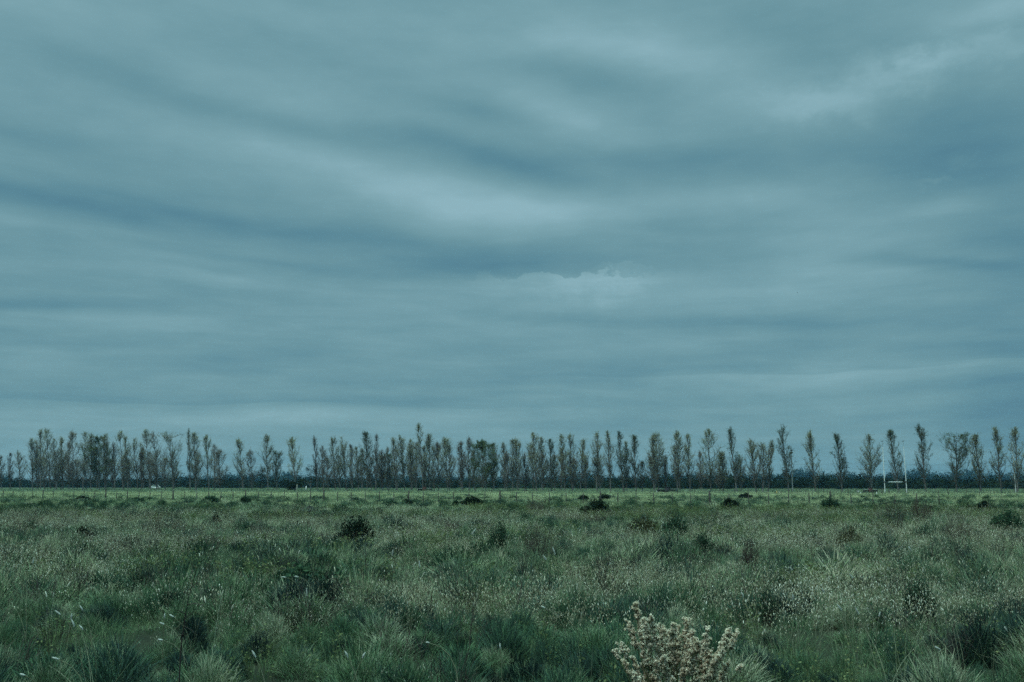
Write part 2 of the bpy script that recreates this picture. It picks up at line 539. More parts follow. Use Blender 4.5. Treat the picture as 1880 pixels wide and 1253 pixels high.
# ground
gm = bpy.data.materials.new('pasture_soil')
gm.use_nodes = True
t = gm.node_tree
p = t.nodes['Principled BSDF']
p.inputs['Roughness'].default_value = 0.95
p.inputs['Specular IOR Level'].default_value = 0.1
geo = N(t, 'ShaderNodeNewGeometry')
gs = N(t, 'ShaderNodeSeparateXYZ')
t.links.new(geo.outputs['Position'], gs.inputs[0])
na = noise(t, geo.outputs['Position'], .05, 6, .65)
nb = noise(t, geo.outputs['Position'], 1.8, 6, .7)
nc = noise(t, geo.outputs['Position'], .30, 5, .7)
va = M(t, 'ADD', M(t, 'ADD', M(t, 'MULTIPLY', na.outputs[0], .35), M(t, 'MULTIPLY', nb.outputs[0], .3)), M(t, 'MULTIPLY', nc.outputs[0], .35))
cN = N(t, 'ShaderNodeValToRGB')          # rough near ground: litter and soil, colour darkened for shade between tufts
e = cN.color_ramp.elements
e[0].position, e[0].color = .35, (.010, .014, .009, 1)
e[1].position, e[1].color = .68, (.035, .045, .026, 1)
t.links.new(va, cN.inputs[0])
cF = N(t, 'ShaderNodeValToRGB')          # open grass field beyond the fence
e = cF.color_ramp.elements
e[0].position, e[0].color = .40, (.11, .15, .09, 1)
e[1].position, e[1].color = .62, (.33, .36, .225, 1)
t.links.new(va, cF.inputs[0])
cT = N(t, 'ShaderNodeValToRGB')          # duller rough strip under the poplars
e = cT.color_ramp.elements
e[0].position, e[0].color = .33, (.06, .09, .06, 1)
e[1].position, e[1].color = .68, (.13, .16, .11, 1)
t.links.new(va, cT.inputs[0])
wob = M(t, 'MULTIPLY', M(t, 'SUBTRACT', na.outputs[0], .5), 90.0)
yy = M(t, 'ADD', gs.outputs[1], wob)
k1 = N(t, 'ShaderNodeMapRange')
k1.inputs['From Min'].default_value, k1.inputs['From Max'].default_value = 70, 175
t.links.new(yy, k1.inputs['Value'])
k2 = N(t, 'ShaderNodeMapRange')          # strip edge runs with the tree row (nearer on the right)
k2.inputs['From Min'].default_value, k2.inputs['From Max'].default_value = 255, 275
t.links.new(M(t, 'ADD', gs.outputs[1], M(t, 'MULTIPLY', gs.outputs[0], .30)), k2.inputs['Value'])
m1 = N(t, 'ShaderNodeMix', data_type='RGBA')
t.links.new(k1.outputs[0], m1.inputs['Factor'])
t.links.new(cN.outputs[0], m1.inputs['A'])
t.links.new(cF.outputs[0], m1.inputs['B'])
m2 = N(t, 'ShaderNodeMix', data_type='RGBA')
t.links.new(k2.outputs[0], m2.inputs['Factor'])
t.links.new(m1.outputs['Result'], m2.inputs['A'])
t.links.new(cT.outputs[0], m2.inputs['B'])
t.links.new(m2.outputs['Result'], p.inputs['Base Color'])
bp = N(t, 'ShaderNodeBump')
bp.inputs['Strength'].default_value = .6
bp.inputs['Distance'].default_value = .1
t.links.new(nb.outputs[0], bp.inputs['Height'])
t.links.new(bp.outputs[0], p.inputs['Normal'])


# ------------------------------------------------------------------ value noise on the ground plane
def vnoise(x, y, cell, seed):
    g = np.random.default_rng(seed).random((512, 512))
    u, v = np.asarray(x) / cell + 1000.3, np.asarray(y) / cell + 1000.7
    i, j = np.floor(u).astype(int), np.floor(v).astype(int)
    a, b = u - i, v - j
    a, b = a * a * (3 - 2 * a), b * b * (3 - 2 * b)
    G = lambda p, q: g[p % 512, q % 512]
    return (G(i, j) * (1 - a) + G(i + 1, j) * a) * (1 - b) + (G(i, j + 1) * (1 - a) + G(i + 1, j + 1) * a) * b


def hump(x, y):                    # low swells of the rough pasture, fading out with distance
    f = np.clip((110 - np.asarray(y)) / 60, 0, 1)
    return f * (0.16 * vnoise(x, y, 3.1, 1) + 0.08 * vnoise(x, y, 1.2, 2)) - 0.1 * f


ys = np.concatenate([np.linspace(-60, 4, 9), np.linspace(5, 120, 260), np.geomspace(122, 2560, 40)])
xsg = np.linspace(-1, 1, 241)
YY, XX = np.meshgrid(ys, xsg, indexing='ij')
wide = np.clip(np.abs(YY) * 0.9 + 20, 20, None)
outer = np.sign(XX) * np.clip((np.abs(XX) - 0.85) / 0.15, 0, 1) ** 1.5
XW = XX * wide + outer * (1500 - wide * np.abs(XX))
ZZ = hump(XW, YY) * (np.abs(XX) < 0.9)
V = np.stack([XW, YY, ZZ], -1).reshape(-1, 3)
ni, nj = YY.shape
ii, jj = np.meshgrid(np.arange(ni - 1), np.arange(nj - 1), indexing='ij')
a0 = ii * nj + jj
g = MB().add(V, np.stack([a0, a0 + 1, a0 + nj + 1, a0 + nj], -1)).build('ground', gm, smooth=True)
tag(g, 'flat pasture ground of soil and short turf reaching the horizon', 'ground', kind='structure')

# ------------------------------------------------------------------ grass tufts (source shapes, scattered below)
SRC = bpy.data.collections.new('tuft_shapes')   # not linked to the scene


def src(name, mb, mat):
    me = mb.mesh(name, mat)
    o = bpy.data.objects.new(name, me)
    SRC.objects.link(o)
    return o


def disc(n, r, p=0.5):
    a = rng.uniform(0, 2 * math.pi, n)
    q = r * rng.random(n) ** p
    return np.stack([q * np.cos(a), q * np.sin(a), 0 * q], 1), a, q / r


LIB = {}


def lib(key, mb, mat):
    nm = 'tuft_%s_%02d' % (key, len(LIB.get(key, [])))
    LIB.setdefault(key, []).append(src(nm, mb, mat).name)


def tussock(n, r, h0, h1, w, lean):
    mb = MB()
    B, a, q = disc(n, r)
    az_ = a + rng.normal(0, .6, n)
    h = rng.uniform(h0, h1, n) * (1 - .35 * q ** 2)
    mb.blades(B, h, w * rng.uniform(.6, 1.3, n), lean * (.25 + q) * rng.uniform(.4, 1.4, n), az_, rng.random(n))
    return mb


def mound(nb, Rm, Hm, L, w):
    mb = MB()
    d = rng.normal(size=(nb, 3)); d[:, 2] = np.abs(d[:, 2]); d /= np.linalg.norm(d, axis=1, keepdims=True)
    ph = rng.uniform(0, 6.28, 3)
    lump = 1 + .18 * np.sin(d[:, 0] * 4 + ph[0]) * np.cos(d[:, 1] * 5 + ph[1]) + .08 * np.sin(d[:, 0] * 11 + ph[2])
    rr = lump * rng.uniform(.35, 1.0, nb) ** .5
    B = d * np.array([Rm, Rm, Hm]) * rr[:, None]
    a = np.arctan2(d[:, 1], d[:, 0]) + rng.normal(0, .7, nb)
    lean = (.22 + .75 * np.hypot(d[:, 0], d[:, 1])) * rng.uniform(.4, 1.4, nb)
    B[:, 2] = np.maximum(B[:, 2] - L * .4, 0)
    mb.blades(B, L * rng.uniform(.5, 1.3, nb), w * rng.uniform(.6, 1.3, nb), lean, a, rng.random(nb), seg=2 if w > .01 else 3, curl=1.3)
    return mb


for k in range(7):
    lib('mound', mound(1200, .25, .36, .125, .0062), MAT['mound'])
for k in range(6):
    lib('moundm', mound(480, .33, .40, .16, .012), MAT['mound' if k % 2 else 'moundp'])
for k in range(4):
    lib('moundd', mound(420, .55, .62, .2, .022), MAT['greenbush'])
    lib('moundf', mound(190, .75, .6, .26, .035), MAT['mound' if k % 2 else 'moundp'])
for k in range(6):                 # fine, soft, broom-like tussocks
    lib('fine', tussock(120, .18, .25, .52, .005, .45), MAT['tussock'])
for k in range(4):
    lib('low', tussock(150, .34, .12, .32, .006, .7), MAT['grass'])
for k in range(4):                 # middle distance
    lib('mid', tussock(90, .34, .3, .62, .012, .6), MAT['grassp'])
for k in range(3):
    lib('midlow', tussock(80, .42, .12, .34, .014, .8), MAT['grassp'])
for k in range(3):
    lib('far', tussock(60, .7, .2, .5, .035, .7), MAT['grassp'])
for k in range(3):
    lib('field', tussock(60, 1.2, .10, .24, .06, .8), MAT['field'])


def seedweed(n, h0, h1, hw, hl, per, bw, r=.3):
    mb, sd = MB(), MB()
    B, a, q = disc(n, r)
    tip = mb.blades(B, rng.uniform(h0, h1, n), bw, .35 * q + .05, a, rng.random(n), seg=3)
    C = []
    for m in range(per):
        C.append(tip + rng.normal(0, .05, (n, 3)) * [1, 1, 1.4] - [0, 0, .06])
    C = np.concatenate(C)
    d = rng.normal(0, .25, (len(C), 3)) + [0, 0, 1]
    d /= np.linalg.norm(d, axis=1, keepdims=True)
    L = rng.uniform(.6, 1.3, (len(C), 1)) * hl
    sd.tubes(np.stack([C, C + d * L * .5, C + d * L], 1), np.array([.2, 1, .15]) * hw, 3, rng.random(len(C)))
    return mb, sd


for k in range(4):
    a_, b_ = seedweed(13, .3, .72, .0045, .03, 4, .0035)
    lib('seedn', b_, MAT['seed']); lib('seednstem', a_, MAT['dry'])
for k in range(4):
    a_, b_ = seedweed(16, .3, .72, .0075, .042, 4, .007, .45)
    lib('seedm', b_, MAT['seed']); lib('seedmstem', a_, MAT['dry'])


def herb(n, h0, h1, ls, r=.2):
    mb = MB()
    B, a, q = disc(n, r)
    h = rng.uniform(h0, h1, n)
    C = []
    for m in range(16):
        f = rng.random(n) ** .8
        C.append(B + np.stack([np.cos(a) * .25 * f * h, np.sin(a) * .25 * f * h, f * h], 1) + rng.normal(0, .03, (n, 3)))
    C = np.concatenate(C)
    mb.leaves(C, ls * rng.uniform(.6, 1.4, len(C)), rng.random(len(C)))
    mb.blades(B, h, .006, .25, a, rng.random(n) * .4)
    return mb


for k in range(3):
    lib('herb', herb(9, .35, .7, .016), MAT['herb'])
for k in range(3):
    lib('herbm', herb(12, .4, .75, .028, .35), MAT['herb'])


def twigs(n, h0, h1, w, r=.15, sub=5):
    mb = MB()
    B, a, q = disc(n, r)
    h = rng.uniform(h0, h1, n)
    ln = rng.uniform(.15, .55, n)
    d = np.stack([np.cos(a), np.sin(a)], 1)
    t_ = np.linspace(0, 1, 4)
    P = np.stack([B[:, None, 0] + d[:, None, 0] * ln[:, None] * h[:, None] * t_ ** 1.3, B[:, None, 1] + d[:, None, 1] * ln[:, None] * h[:, None] * t_ ** 1.3, h[:, None] * t_[None]], 2)
    P += rng.normal(0, .015, P.shape)
    mb.tubes(P, np.array([1, .8, .6, .3]) * w, 3, rng.random(n))
    for m in range(sub):
        f = rng.uniform(.35, .95, n)
        i0 = np.minimum((f * 3).astype(int), 2)
        s0 = P[np.arange(n), i0] + (P[np.arange(n), i0 + 1] - P[np.arange(n), i0]) * (f * 3 - i0)[:, None]
        dv = rng.normal(0, .5, (n, 3)) + [0, 0, 1.0]
        dv /= np.linalg.norm(dv, axis=1, keepdims=True)
        L = rng.uniform(.12, .3, n)[:, None] * h[:, None]
        mb.tubes(np.stack([s0, s0 + dv * L * .5 + rng.normal(0, .01, (n, 3)), s0 + dv * L], 1), np.array([.6, .4, .2]) * w, 3, rng.random(n))
    return mb


for k in range(3):
    lib('twig', twigs(12, .4, .8, .004), MAT['twig'])
for k in range(3):
    mb = MB()                      # a few very long arching pale blades
    B, a, q = disc(7, .08)
    mb.blades(B, rng.uniform(.75, 1.15, 7), .005, rng.uniform(.3, .95, 7), rng.normal(2.6, .9, 7), rng.random(7), seg=8, curl=2.1)
    lib('arch', mb, MAT['dry'])
for k in range(3):
    mb = MB()                      # loose pale plume grass
    B, a, q = disc(3, .1)
    tip = mb.blades(B, rng.uniform(.55, .85, 3), .004, rng.uniform(.1, .5, 3), a, rng.random(3), seg=5)
    d = np.stack([np.cos(a) * .5, np.sin(a) * .5, np.ones(3)], 1) * .07
    mb.spindles(tip - d * .2, tip + d, .009, .9)
    lib('plume', mb, MAT['seed'])


def scatter_points(y0, y1, dens, margin=.64):
    """random ground points in the fan the camera and its neighbours can see"""
    area = margin * (y1 ** 2 - y0 ** 2) + 4 * (y1 - y0)
    n = int(area * dens)
    y = np.sqrt(rng.uniform(y0 ** 2, y1 ** 2, n))
    x = rng.uniform(-1, 1, n) * (margin * y + 2)
    return x, y


names = sorted(n for L in LIB.values() for n in L)
IDX = {n: i for i, n in enumerate(names)}


def gn_group(matless=True):
    ng = bpy.data.node_groups.new('scatter', 'GeometryNodeTree')
    ng.interface.new_socket('Geometry', in_out='INPUT', socket_type='NodeSocketGeometry')
    ng.interface.new_socket('Geometry', in_out='OUTPUT', socket_type='NodeSocketGeometry')
    gi, go = ng.nodes.new('NodeGroupInput'), ng.nodes.new('NodeGroupOutput')
    ip = ng.nodes.new('GeometryNodeInstanceOnPoints')
    ci = ng.nodes.new('GeometryNodeCollectionInfo')
    ci.inputs['Collection'].default_value = SRC
    ci.inputs['Separate Children'].default_value = True
    ci.inputs['Reset Children'].default_value = True
    ip.inputs['Pick Instance'].default_value = True

    def attr(nm, ty):
        n = ng.nodes.new('GeometryNodeInputNamedAttribute')
        n.data_type = ty
        n.inputs['Name'].default_value = nm
        return [o for o in n.outputs if o.enabled and o.name == 'Attribute'][0]
    L = ng.links.new
    L(gi.outputs[0], ip.inputs['Points'])
    L(ci.outputs[0], ip.inputs['Instance'])
    L(attr('idx', 'INT'), ip.inputs['Instance Index'])
    er = ng.nodes.new('FunctionNodeEulerToRotation')
    L(attr('rot', 'FLOAT_VECTOR'), er.inputs[0])
    L(er.outputs[0], ip.inputs['Rotation'])
    L(attr('scl', 'FLOAT_VECTOR'), ip.inputs['Scale'])
    L(ip.outputs[0], go.inputs[0])
    return ng


NG = gn_group()


def scatter(name, items, label, cat):
    """items: list of (key, x, y, scale_xy, scale_z)"""
    P, I, S = [], [], []
    for key, x, y, sx, sz in items:
        n = len(x)
        P.append(np.stack([x, y, hump(x, y) - .01], 1))
        ids = np.array([IDX[q] for q in LIB[key]])
        I.append(ids[rng.integers(0, len(ids), n)])
        S.append(np.stack([sx * np.ones(n), sx * np.ones(n), sz * np.ones(n)], 1))
    P, I, S = np.concatenate(P), np.concatenate(I), np.concatenate(S)
    me = bpy.data.meshes.new(name)
    me.vertices.add(len(P))
    me.vertices.foreach_set('co', P.astype(np.float32).ravel())
    a = me.attributes.new('idx', 'INT', 'POINT'); a.data.foreach_set('value', I.astype(np.int32))
    rot = np.stack([rng.normal(0, .06, len(P)), rng.normal(0, .06, len(P)), rng.uniform(0, 6.283, len(P))], 1)
    a = me.attributes.new('rot', 'FLOAT_VECTOR', 'POINT'); a.data.foreach_set('vector', rot.astype(np.float32).ravel())
    a = me.attributes.new('scl', 'FLOAT_VECTOR', 'POINT'); a.data.foreach_set('vector', S.astype(np.float32).ravel())
    o = bpy.data.objects.new(name, me)
    COL.objects.link(o)
    md = o.modifiers.new('scatter', 'NODES')
    md.node_group = NG
    tag(o, label, cat, kind='stuff')
    return o


def keep(x, y, prob):
    m = rng.random(len(x)) < prob
    return x[m], y[m]


G, S_, H_ = [], [], []
# soft rounded mounds with lower grass and hollows between them
for (key, lowkey, stem, y0, y1, dm, dl) in (('mound', 'low', 'fine', 6.6, 17, 4.6, 3), ('moundm', 'midlow', 'mid', 17, 50, 1.9, 2.6)):
    x, y = scatter_points(y0, y1, dm)
    c = vnoise(x, y, 2.3, 21)
    x, y, c = x[c > .14], y[c > .14], c[c > .14]
    sz = (rng.uniform(.45, 1.3, len(x)) ** 1.3) * (.6 + .75 * c)
    G.append((key, x, y, sz * rng.uniform(.8, 1.25, len(x)), sz * rng.uniform(.8, 1.3, len(x))))
    x, y = scatter_points(y0, y1, dl)
    G.append((lowkey, x, y, 1.1, rng.uniform(.5, 1.3, len(x))))
    x, y = scatter_points(y0, y1, dl * .35)
    x, y = keep(x, y, np.clip((vnoise(x, y, 1.8, 26) - .4) * 2.5, 0, 1))
    G.append((stem, x, y, .8, rng.uniform(.5, 1.15, len(x))))
x, y = scatter_points(85, 170, .5)
x, y = keep(x, y, np.clip((y - 85) / 60, 0, 1))
G.append(('field', x, y, .8, rng.uniform(.8, 2.0, len(x))))
x, y = scatter_points(48, 230, .9)
x, y = keep(x, y, np.clip((250 - y) / 110, 0, 1) * np.clip((vnoise(x, y, 11, 51) - .3) * 3 + np.clip((105 - y) / 40, 0, 1), 0, 1))
c = .5 * vnoise(x, y, 4, 23) + .5 * vnoise(x, y, 13, 24)
G.append(('far', x, y, 1.1, (.3 + 1.1 * np.clip(c - .3, 0, 1)) * np.clip((125 - y) / 50, .45, 1)))
x, y = scatter_points(46, 210, .17)
x, y = keep(x, y, np.clip((vnoise(x, y, 9, 27) - .25) * 2, 0, 1) * np.clip((215 - y) / 100, 0.05, 1))
xd, yd = scatter_points(15, 170, .20)
xd, yd = keep(xd, yd, np.clip((vnoise(xd, yd, 6, 61) - .40) * 3.6, .04, 1) * np.clip((180 - yd) / 90, 0, 1))
G.append(('moundd', xd, yd, rng.uniform(.5, 1.35, len(xd)), rng.uniform(.5, 1.25, len(xd))))
G.append(('moundf', x, y, rng.uniform(.5, 1.3, len(x)), rng.uniform(.5, 1.15, len(x))))
x, y = scatter_points(95, 330, .24)
G.append(('field', x, y, 1.4, rng.uniform(.4, 1.6, len(x)) * (.5 + vnoise(x, y, 10, 52))))
x, y = scatter_points(235, 560, .09)
k_ = y + .30 * x + 26 * vnoise(x, y, 17, 28) > 268
x, y = keep(x[k_], y[k_], np.clip((vnoise(x[k_], y[k_], 12, 29) - .25) * 2.2, .05, 1))
G.append(('far', x, y, 1.8, rng.uniform(.6, 2.6, len(x)) * (.5 + vnoise(x, y, 9, 30))))
scatter('grass', G, 'rough green grass and soft tussocks covering the whole pasture', 'grass')

# pale seed heads: dense band in the middle distance, few close by
x, y = scatter_points(8, 20, 3.2)
x, y = keep(x, y, np.clip((vnoise(x, y, 2.4, 31) - .42) * 2.6, .02, 1) * np.clip((y - 6) / 12, .15, 1))
S_ += [('seedn', x, y, 1, 1)]
x, y = scatter_points(14, 80, 4.6)
x, y = keep(x, y, np.clip((.6 * vnoise(x, y, 5.0, 32) + .4 * vnoise(x, y, 1.6, 33) - .47) * 6, .03, 1) * np.clip((84 - y) / 34, 0, 1))
S_ += [('seedm', x, y, rng.uniform(.7, 1.4, len(x)), rng.uniform(.55, 1.25, len(x)))]
x, y = scatter_points(9, 45, .08)
S_ += [('plume', x, y, 1, 1)]
scatter('seed_heads', S_, 'pale seed heads speckling the grass of the middle distance', 'seed heads')
x, y = scatter_points(8, 20, 1.5)
x, y = keep(x, y, np.clip((vnoise(x, y, 2.4, 31) - .40) * 2.4, .05, 1))
H_ += [('seednstem', x, y, 1, 1)]
x, y = scatter_points(14, 66, 2.6)
x, y = keep(x, y, np.clip((vnoise(x, y, 5.0, 32) - .32) * 2.4, .05, 1))
H_ += [('seedmstem', x, y, 1, 1)]
x, y = scatter_points(7, 24, .9)
x, y = keep(x, y, np.clip((vnoise(x, y, 1.9, 41) - .45) * 3, 0, 1))
H_ += [('herb', x, y, 1, 1)]
x, y = scatter_points(20, 90, .5)
x, y = keep(x, y, np.clip((vnoise(x, y, 6, 42) - .45) * 3, 0, 1))
H_ += [('herbm', x, y, 1.2, 1.1)]
x, y = scatter_points(8, 60, .42)
x, y = keep(x, y, np.clip((vnoise(x, y, 5, 43) - .40) * 3, .1, 1))
H_ += [('twig', x, y, 1, 1.1)]
x, y = scatter_points(6.8, 15, .8)
x, y = keep(x, y, np.clip((vnoise(x, y, 1.6, 44) - .5) * 3, 0.04, 1))
H_ += [('arch', x, y, 1, 1)]
scatter('weeds', H_, 'mixed leafy weeds, dry stems and twigs among the grass', 'weeds')

# ------------------------------------------------------------------ poplars
ORD = ['', 'first', 'second', 'third', 'fourth', 'fifth', 'sixth', 'seventh', 'eighth', 'ninth', 'tenth', 'eleventh', 'twelfth', 'thirteenth', 'fourteenth', 'fifteenth', 'sixteenth', 'seventeenth', 'eighteenth', 'nineteenth']
TENS = {2: 'twenty', 3: 'thirty', 4: 'forty', 5: 'fifty', 6: 'sixty', 7: 'seventy', 8: 'eighty', 9: 'ninety'}
TENTH = {2: 'twentieth', 3: 'thirtieth', 4: 'fortieth', 5: 'fiftieth', 6: 'sixtieth', 7: 'seventieth', 8: 'eightieth', 9: 'ninetieth'}


def ordinal(n):
    if n < 20: return ORD[n]
    if n >= 100: return 'hundred and ' + ordinal(n - 100) if n > 100 else 'hundredth'
    if n % 10 == 0: return TENTH[n // 10]
    return TENS[n // 10] + '-' + ORD[n % 10]


def along(P, f):                   # points at fractions f (m,) of the polyline P (k,3)
    k = len(P) - 1
    u = np.clip(f, 0, .9999) * k
    i = u.astype(int)
    return P[i] + (P[i + 1] - P[i]) * (u - i)[:, None]


def poplar(px, top_px, top_py, wpx, style, D, dz=0.0):
    base_x = x_at(px, D, 0)
    H = z_at(top_py, D)
    tx = x_at(top_px, D, H) - base_x
    W = max(wpx, 10) / FPX * D * 1.22
    dens = {'s': .42, 'm': .7, 'd': 1.05, 'v': .5, 'b': .85, 'g': 4.2, 'x': 1.2}[style]
    root = empty('poplar_tree', (base_x, D, 0))
    k = 9
    t_ = np.linspace(0, 1, k)
    P = np.stack([tx * t_ ** 1.15 + rng.normal(0, .10, k) * (t_ > 0), rng.normal(0, .12, k) * (t_ > 0), H * .965 * t_ - .05], 1)
    fork = style in ('v', 'x')
    r0 = .10 + .005 * H
    mb = MB()
    mb.tubes(P, r0 * (1 - t_ * .93) ** .9 + .02, 6, .7 - .5 * t_[0])
    clear = {'s': .16, 'm': .13, 'd': .11, 'v': .18, 'b': .07, 'g': .10, 'x': .12}[style]
    nl = int(34 + 16 * rng.random())
    f = np.sort(clear + (.93 - clear) * rng.random(nl) ** 1.0)
    S0 = along(P, f)
    a = rng.uniform(0, 2 * math.pi, nl)
    # crown outline: narrow foot, widest at mid-height, ragged narrow top
    def prof(u):
        if style in ('v', 'x'):
            return np.clip(.35 + .75 * u, 0, 1.0) * np.clip((1.08 - u) * 5, 0, 1) ** .5
        if style == 'g':
            return np.sin(np.pi * np.clip(u * .85 + .12, 0, 1)) ** .6
        return (np.sin(np.pi * np.clip(u, 0, 1) ** .82) ** .85) * .92 + .12 * (1 - u)
    rise = np.minimum(rng.uniform(.14, .30, nl) * H * (1.15 - .6 * f), (1 - f) * H * rng.uniform(.4, 1.0, nl))
    if fork:
        rise *= 1.35
    end_u = np.clip((f - clear) / (1 - clear) + rise / H * .8, 0, 1)
    rad = W * .5 * prof(end_u) * rng.uniform(.45, 1.12, nl)
    E = S0 + np.stack([np.cos(a) * rad, np.sin(a) * rad, rise], 1)
    rad *= 1; E[:, 2] = np.minimum(E[:, 2], H * rng.uniform(.90, 1.0, nl))
    mid = S0 * .5 + E * .5 + np.stack([np.cos(a) * rad * .13, np.sin(a) * rad * .13, -rise * .08], 1)
    L = np.stack([S0, S0 * .35 + mid * .65 - [0, 0, .02], mid * .6 + E * .4, E], 1)
    L[:, 1:] += rng.normal(0, .07, (nl, 3, 3))
    rl = (.055 + .05 * (1 - f))[:, None] * np.array([1.2, .8, .5, .22])
    mb.tubes(L, rl, 4, .35 + .3 * rng.random(nl))
    # twigs off each limb
    nt_ = 10
    lid = np.repeat(np.arange(nl), nt_)
    ft = rng.uniform(.25, 1, nl * nt_)
    u = ft * 3
    i_ = np.minimum(u.astype(int), 2)
    T0 = L[lid, i_] + (L[lid, i_ + 1] - L[lid, i_]) * (u - i_)[:, None]
    dv = rng.normal(0, .55, (len(lid), 3)) + [0, 0, .95]
    dv /= np.linalg.norm(dv, axis=1, keepdims=True)
    tl = rng.uniform(.5, 1.5, (len(lid), 1)) * (W / 6 + .35)
    T1 = T0 + dv * tl
    over = T1[:, 2] > H * (.88 + .12 * rng.random(len(T1)))
    T1[over] = T0[over] + (T1[over] - T0[over]) * .3
    mb.tubes(np.stack([T0, (T0 + T1) / 2 + rng.normal(0, .05, T0.shape), T1], 1), np.array([.034, .026, .014]), 3, .3 + .3 * rng.random(len(lid)))
    # bare shoots around the lower trunk
    ns = 55 if style in ('b', 'm', 'd', 's') else 40
    f2 = rng.uniform(.06, .42, ns)
    B0 = along(P, f2)
    a2 = rng.uniform(0, 2 * math.pi, ns)
    rr = rng.uniform(.15, .5, ns) * W
    up = rng.uniform(.9, 3.4, ns)
    B1 = B0 + np.stack([np.cos(a2) * rr, np.sin(a2) * rr, up], 1)
    mb.tubes(np.stack([B0, B0 * .5 + B1 * .5 - [0, 0, .15], B1], 1), np.array([.03, .022, .012]), 3, .25 + .3 * rng.random(ns))
    mb.build('trunk', MAT['bark'], root)
    # foliage: small leaf sprays gathered on the twigs, thinner near the foot
    n = int(2300 * dens * (H / 17) * (W / 5.5) ** .8)
    tw = rng.integers(0, len(lid), n)
    hz = T1[tw, 2] / H
    ok = rng.random(n) < np.clip((hz - clear * .8) * 3.2, .22 if style != 'b' else .6, 1)
    tw = tw[ok]
    q = rng.random((len(tw), 1)) ** .7
    C = T0[tw] * (1 - q) + T1[tw] * q + rng.normal(0, .2, (len(tw), 3))
    clump = np.random.default_rng(int(px * 7)).random(len(lid))[tw]
    if style == 'g':               # a full rounded head built of many leafy sprays
        cc = rng.normal(size=(90, 3)); cc /= np.linalg.norm(cc, axis=1, keepdims=True)
        cc = cc * rng.uniform(.35, .95, (90, 1)) * [W * .44, W * .36, H * .34] + [tx * .6, 0, H * .60]
        C2 = (cc[:, None] + rng.normal(0, .42, (90, 34, 3))).reshape(-1, 3)
        C = np.concatenate([C, C2]); clump = np.concatenate([clump, np.repeat(rng.random(90), 34)])
    lm = MB().leaves(C, rng.uniform(.06, .14, len(C)), .15 + .5 * clump + .35 * rng.random(len(C)), aspect=.7)
    mat = {'s': 'leaf_olive', 'm': 'leaf_olive', 'd': 'leaf_olive', 'v': 'leaf_olive', 'b': 'leaf_brown', 'g': 'leaf_green', 'x': 'leaf_green'}[style]
    if style == 'd' and rng.random() < .35: mat = 'leaf_green'
    if style == 's' and rng.random() < .5: mat = 'leaf_brown'
    lm.build('crown', MAT[mat], root)
    return root


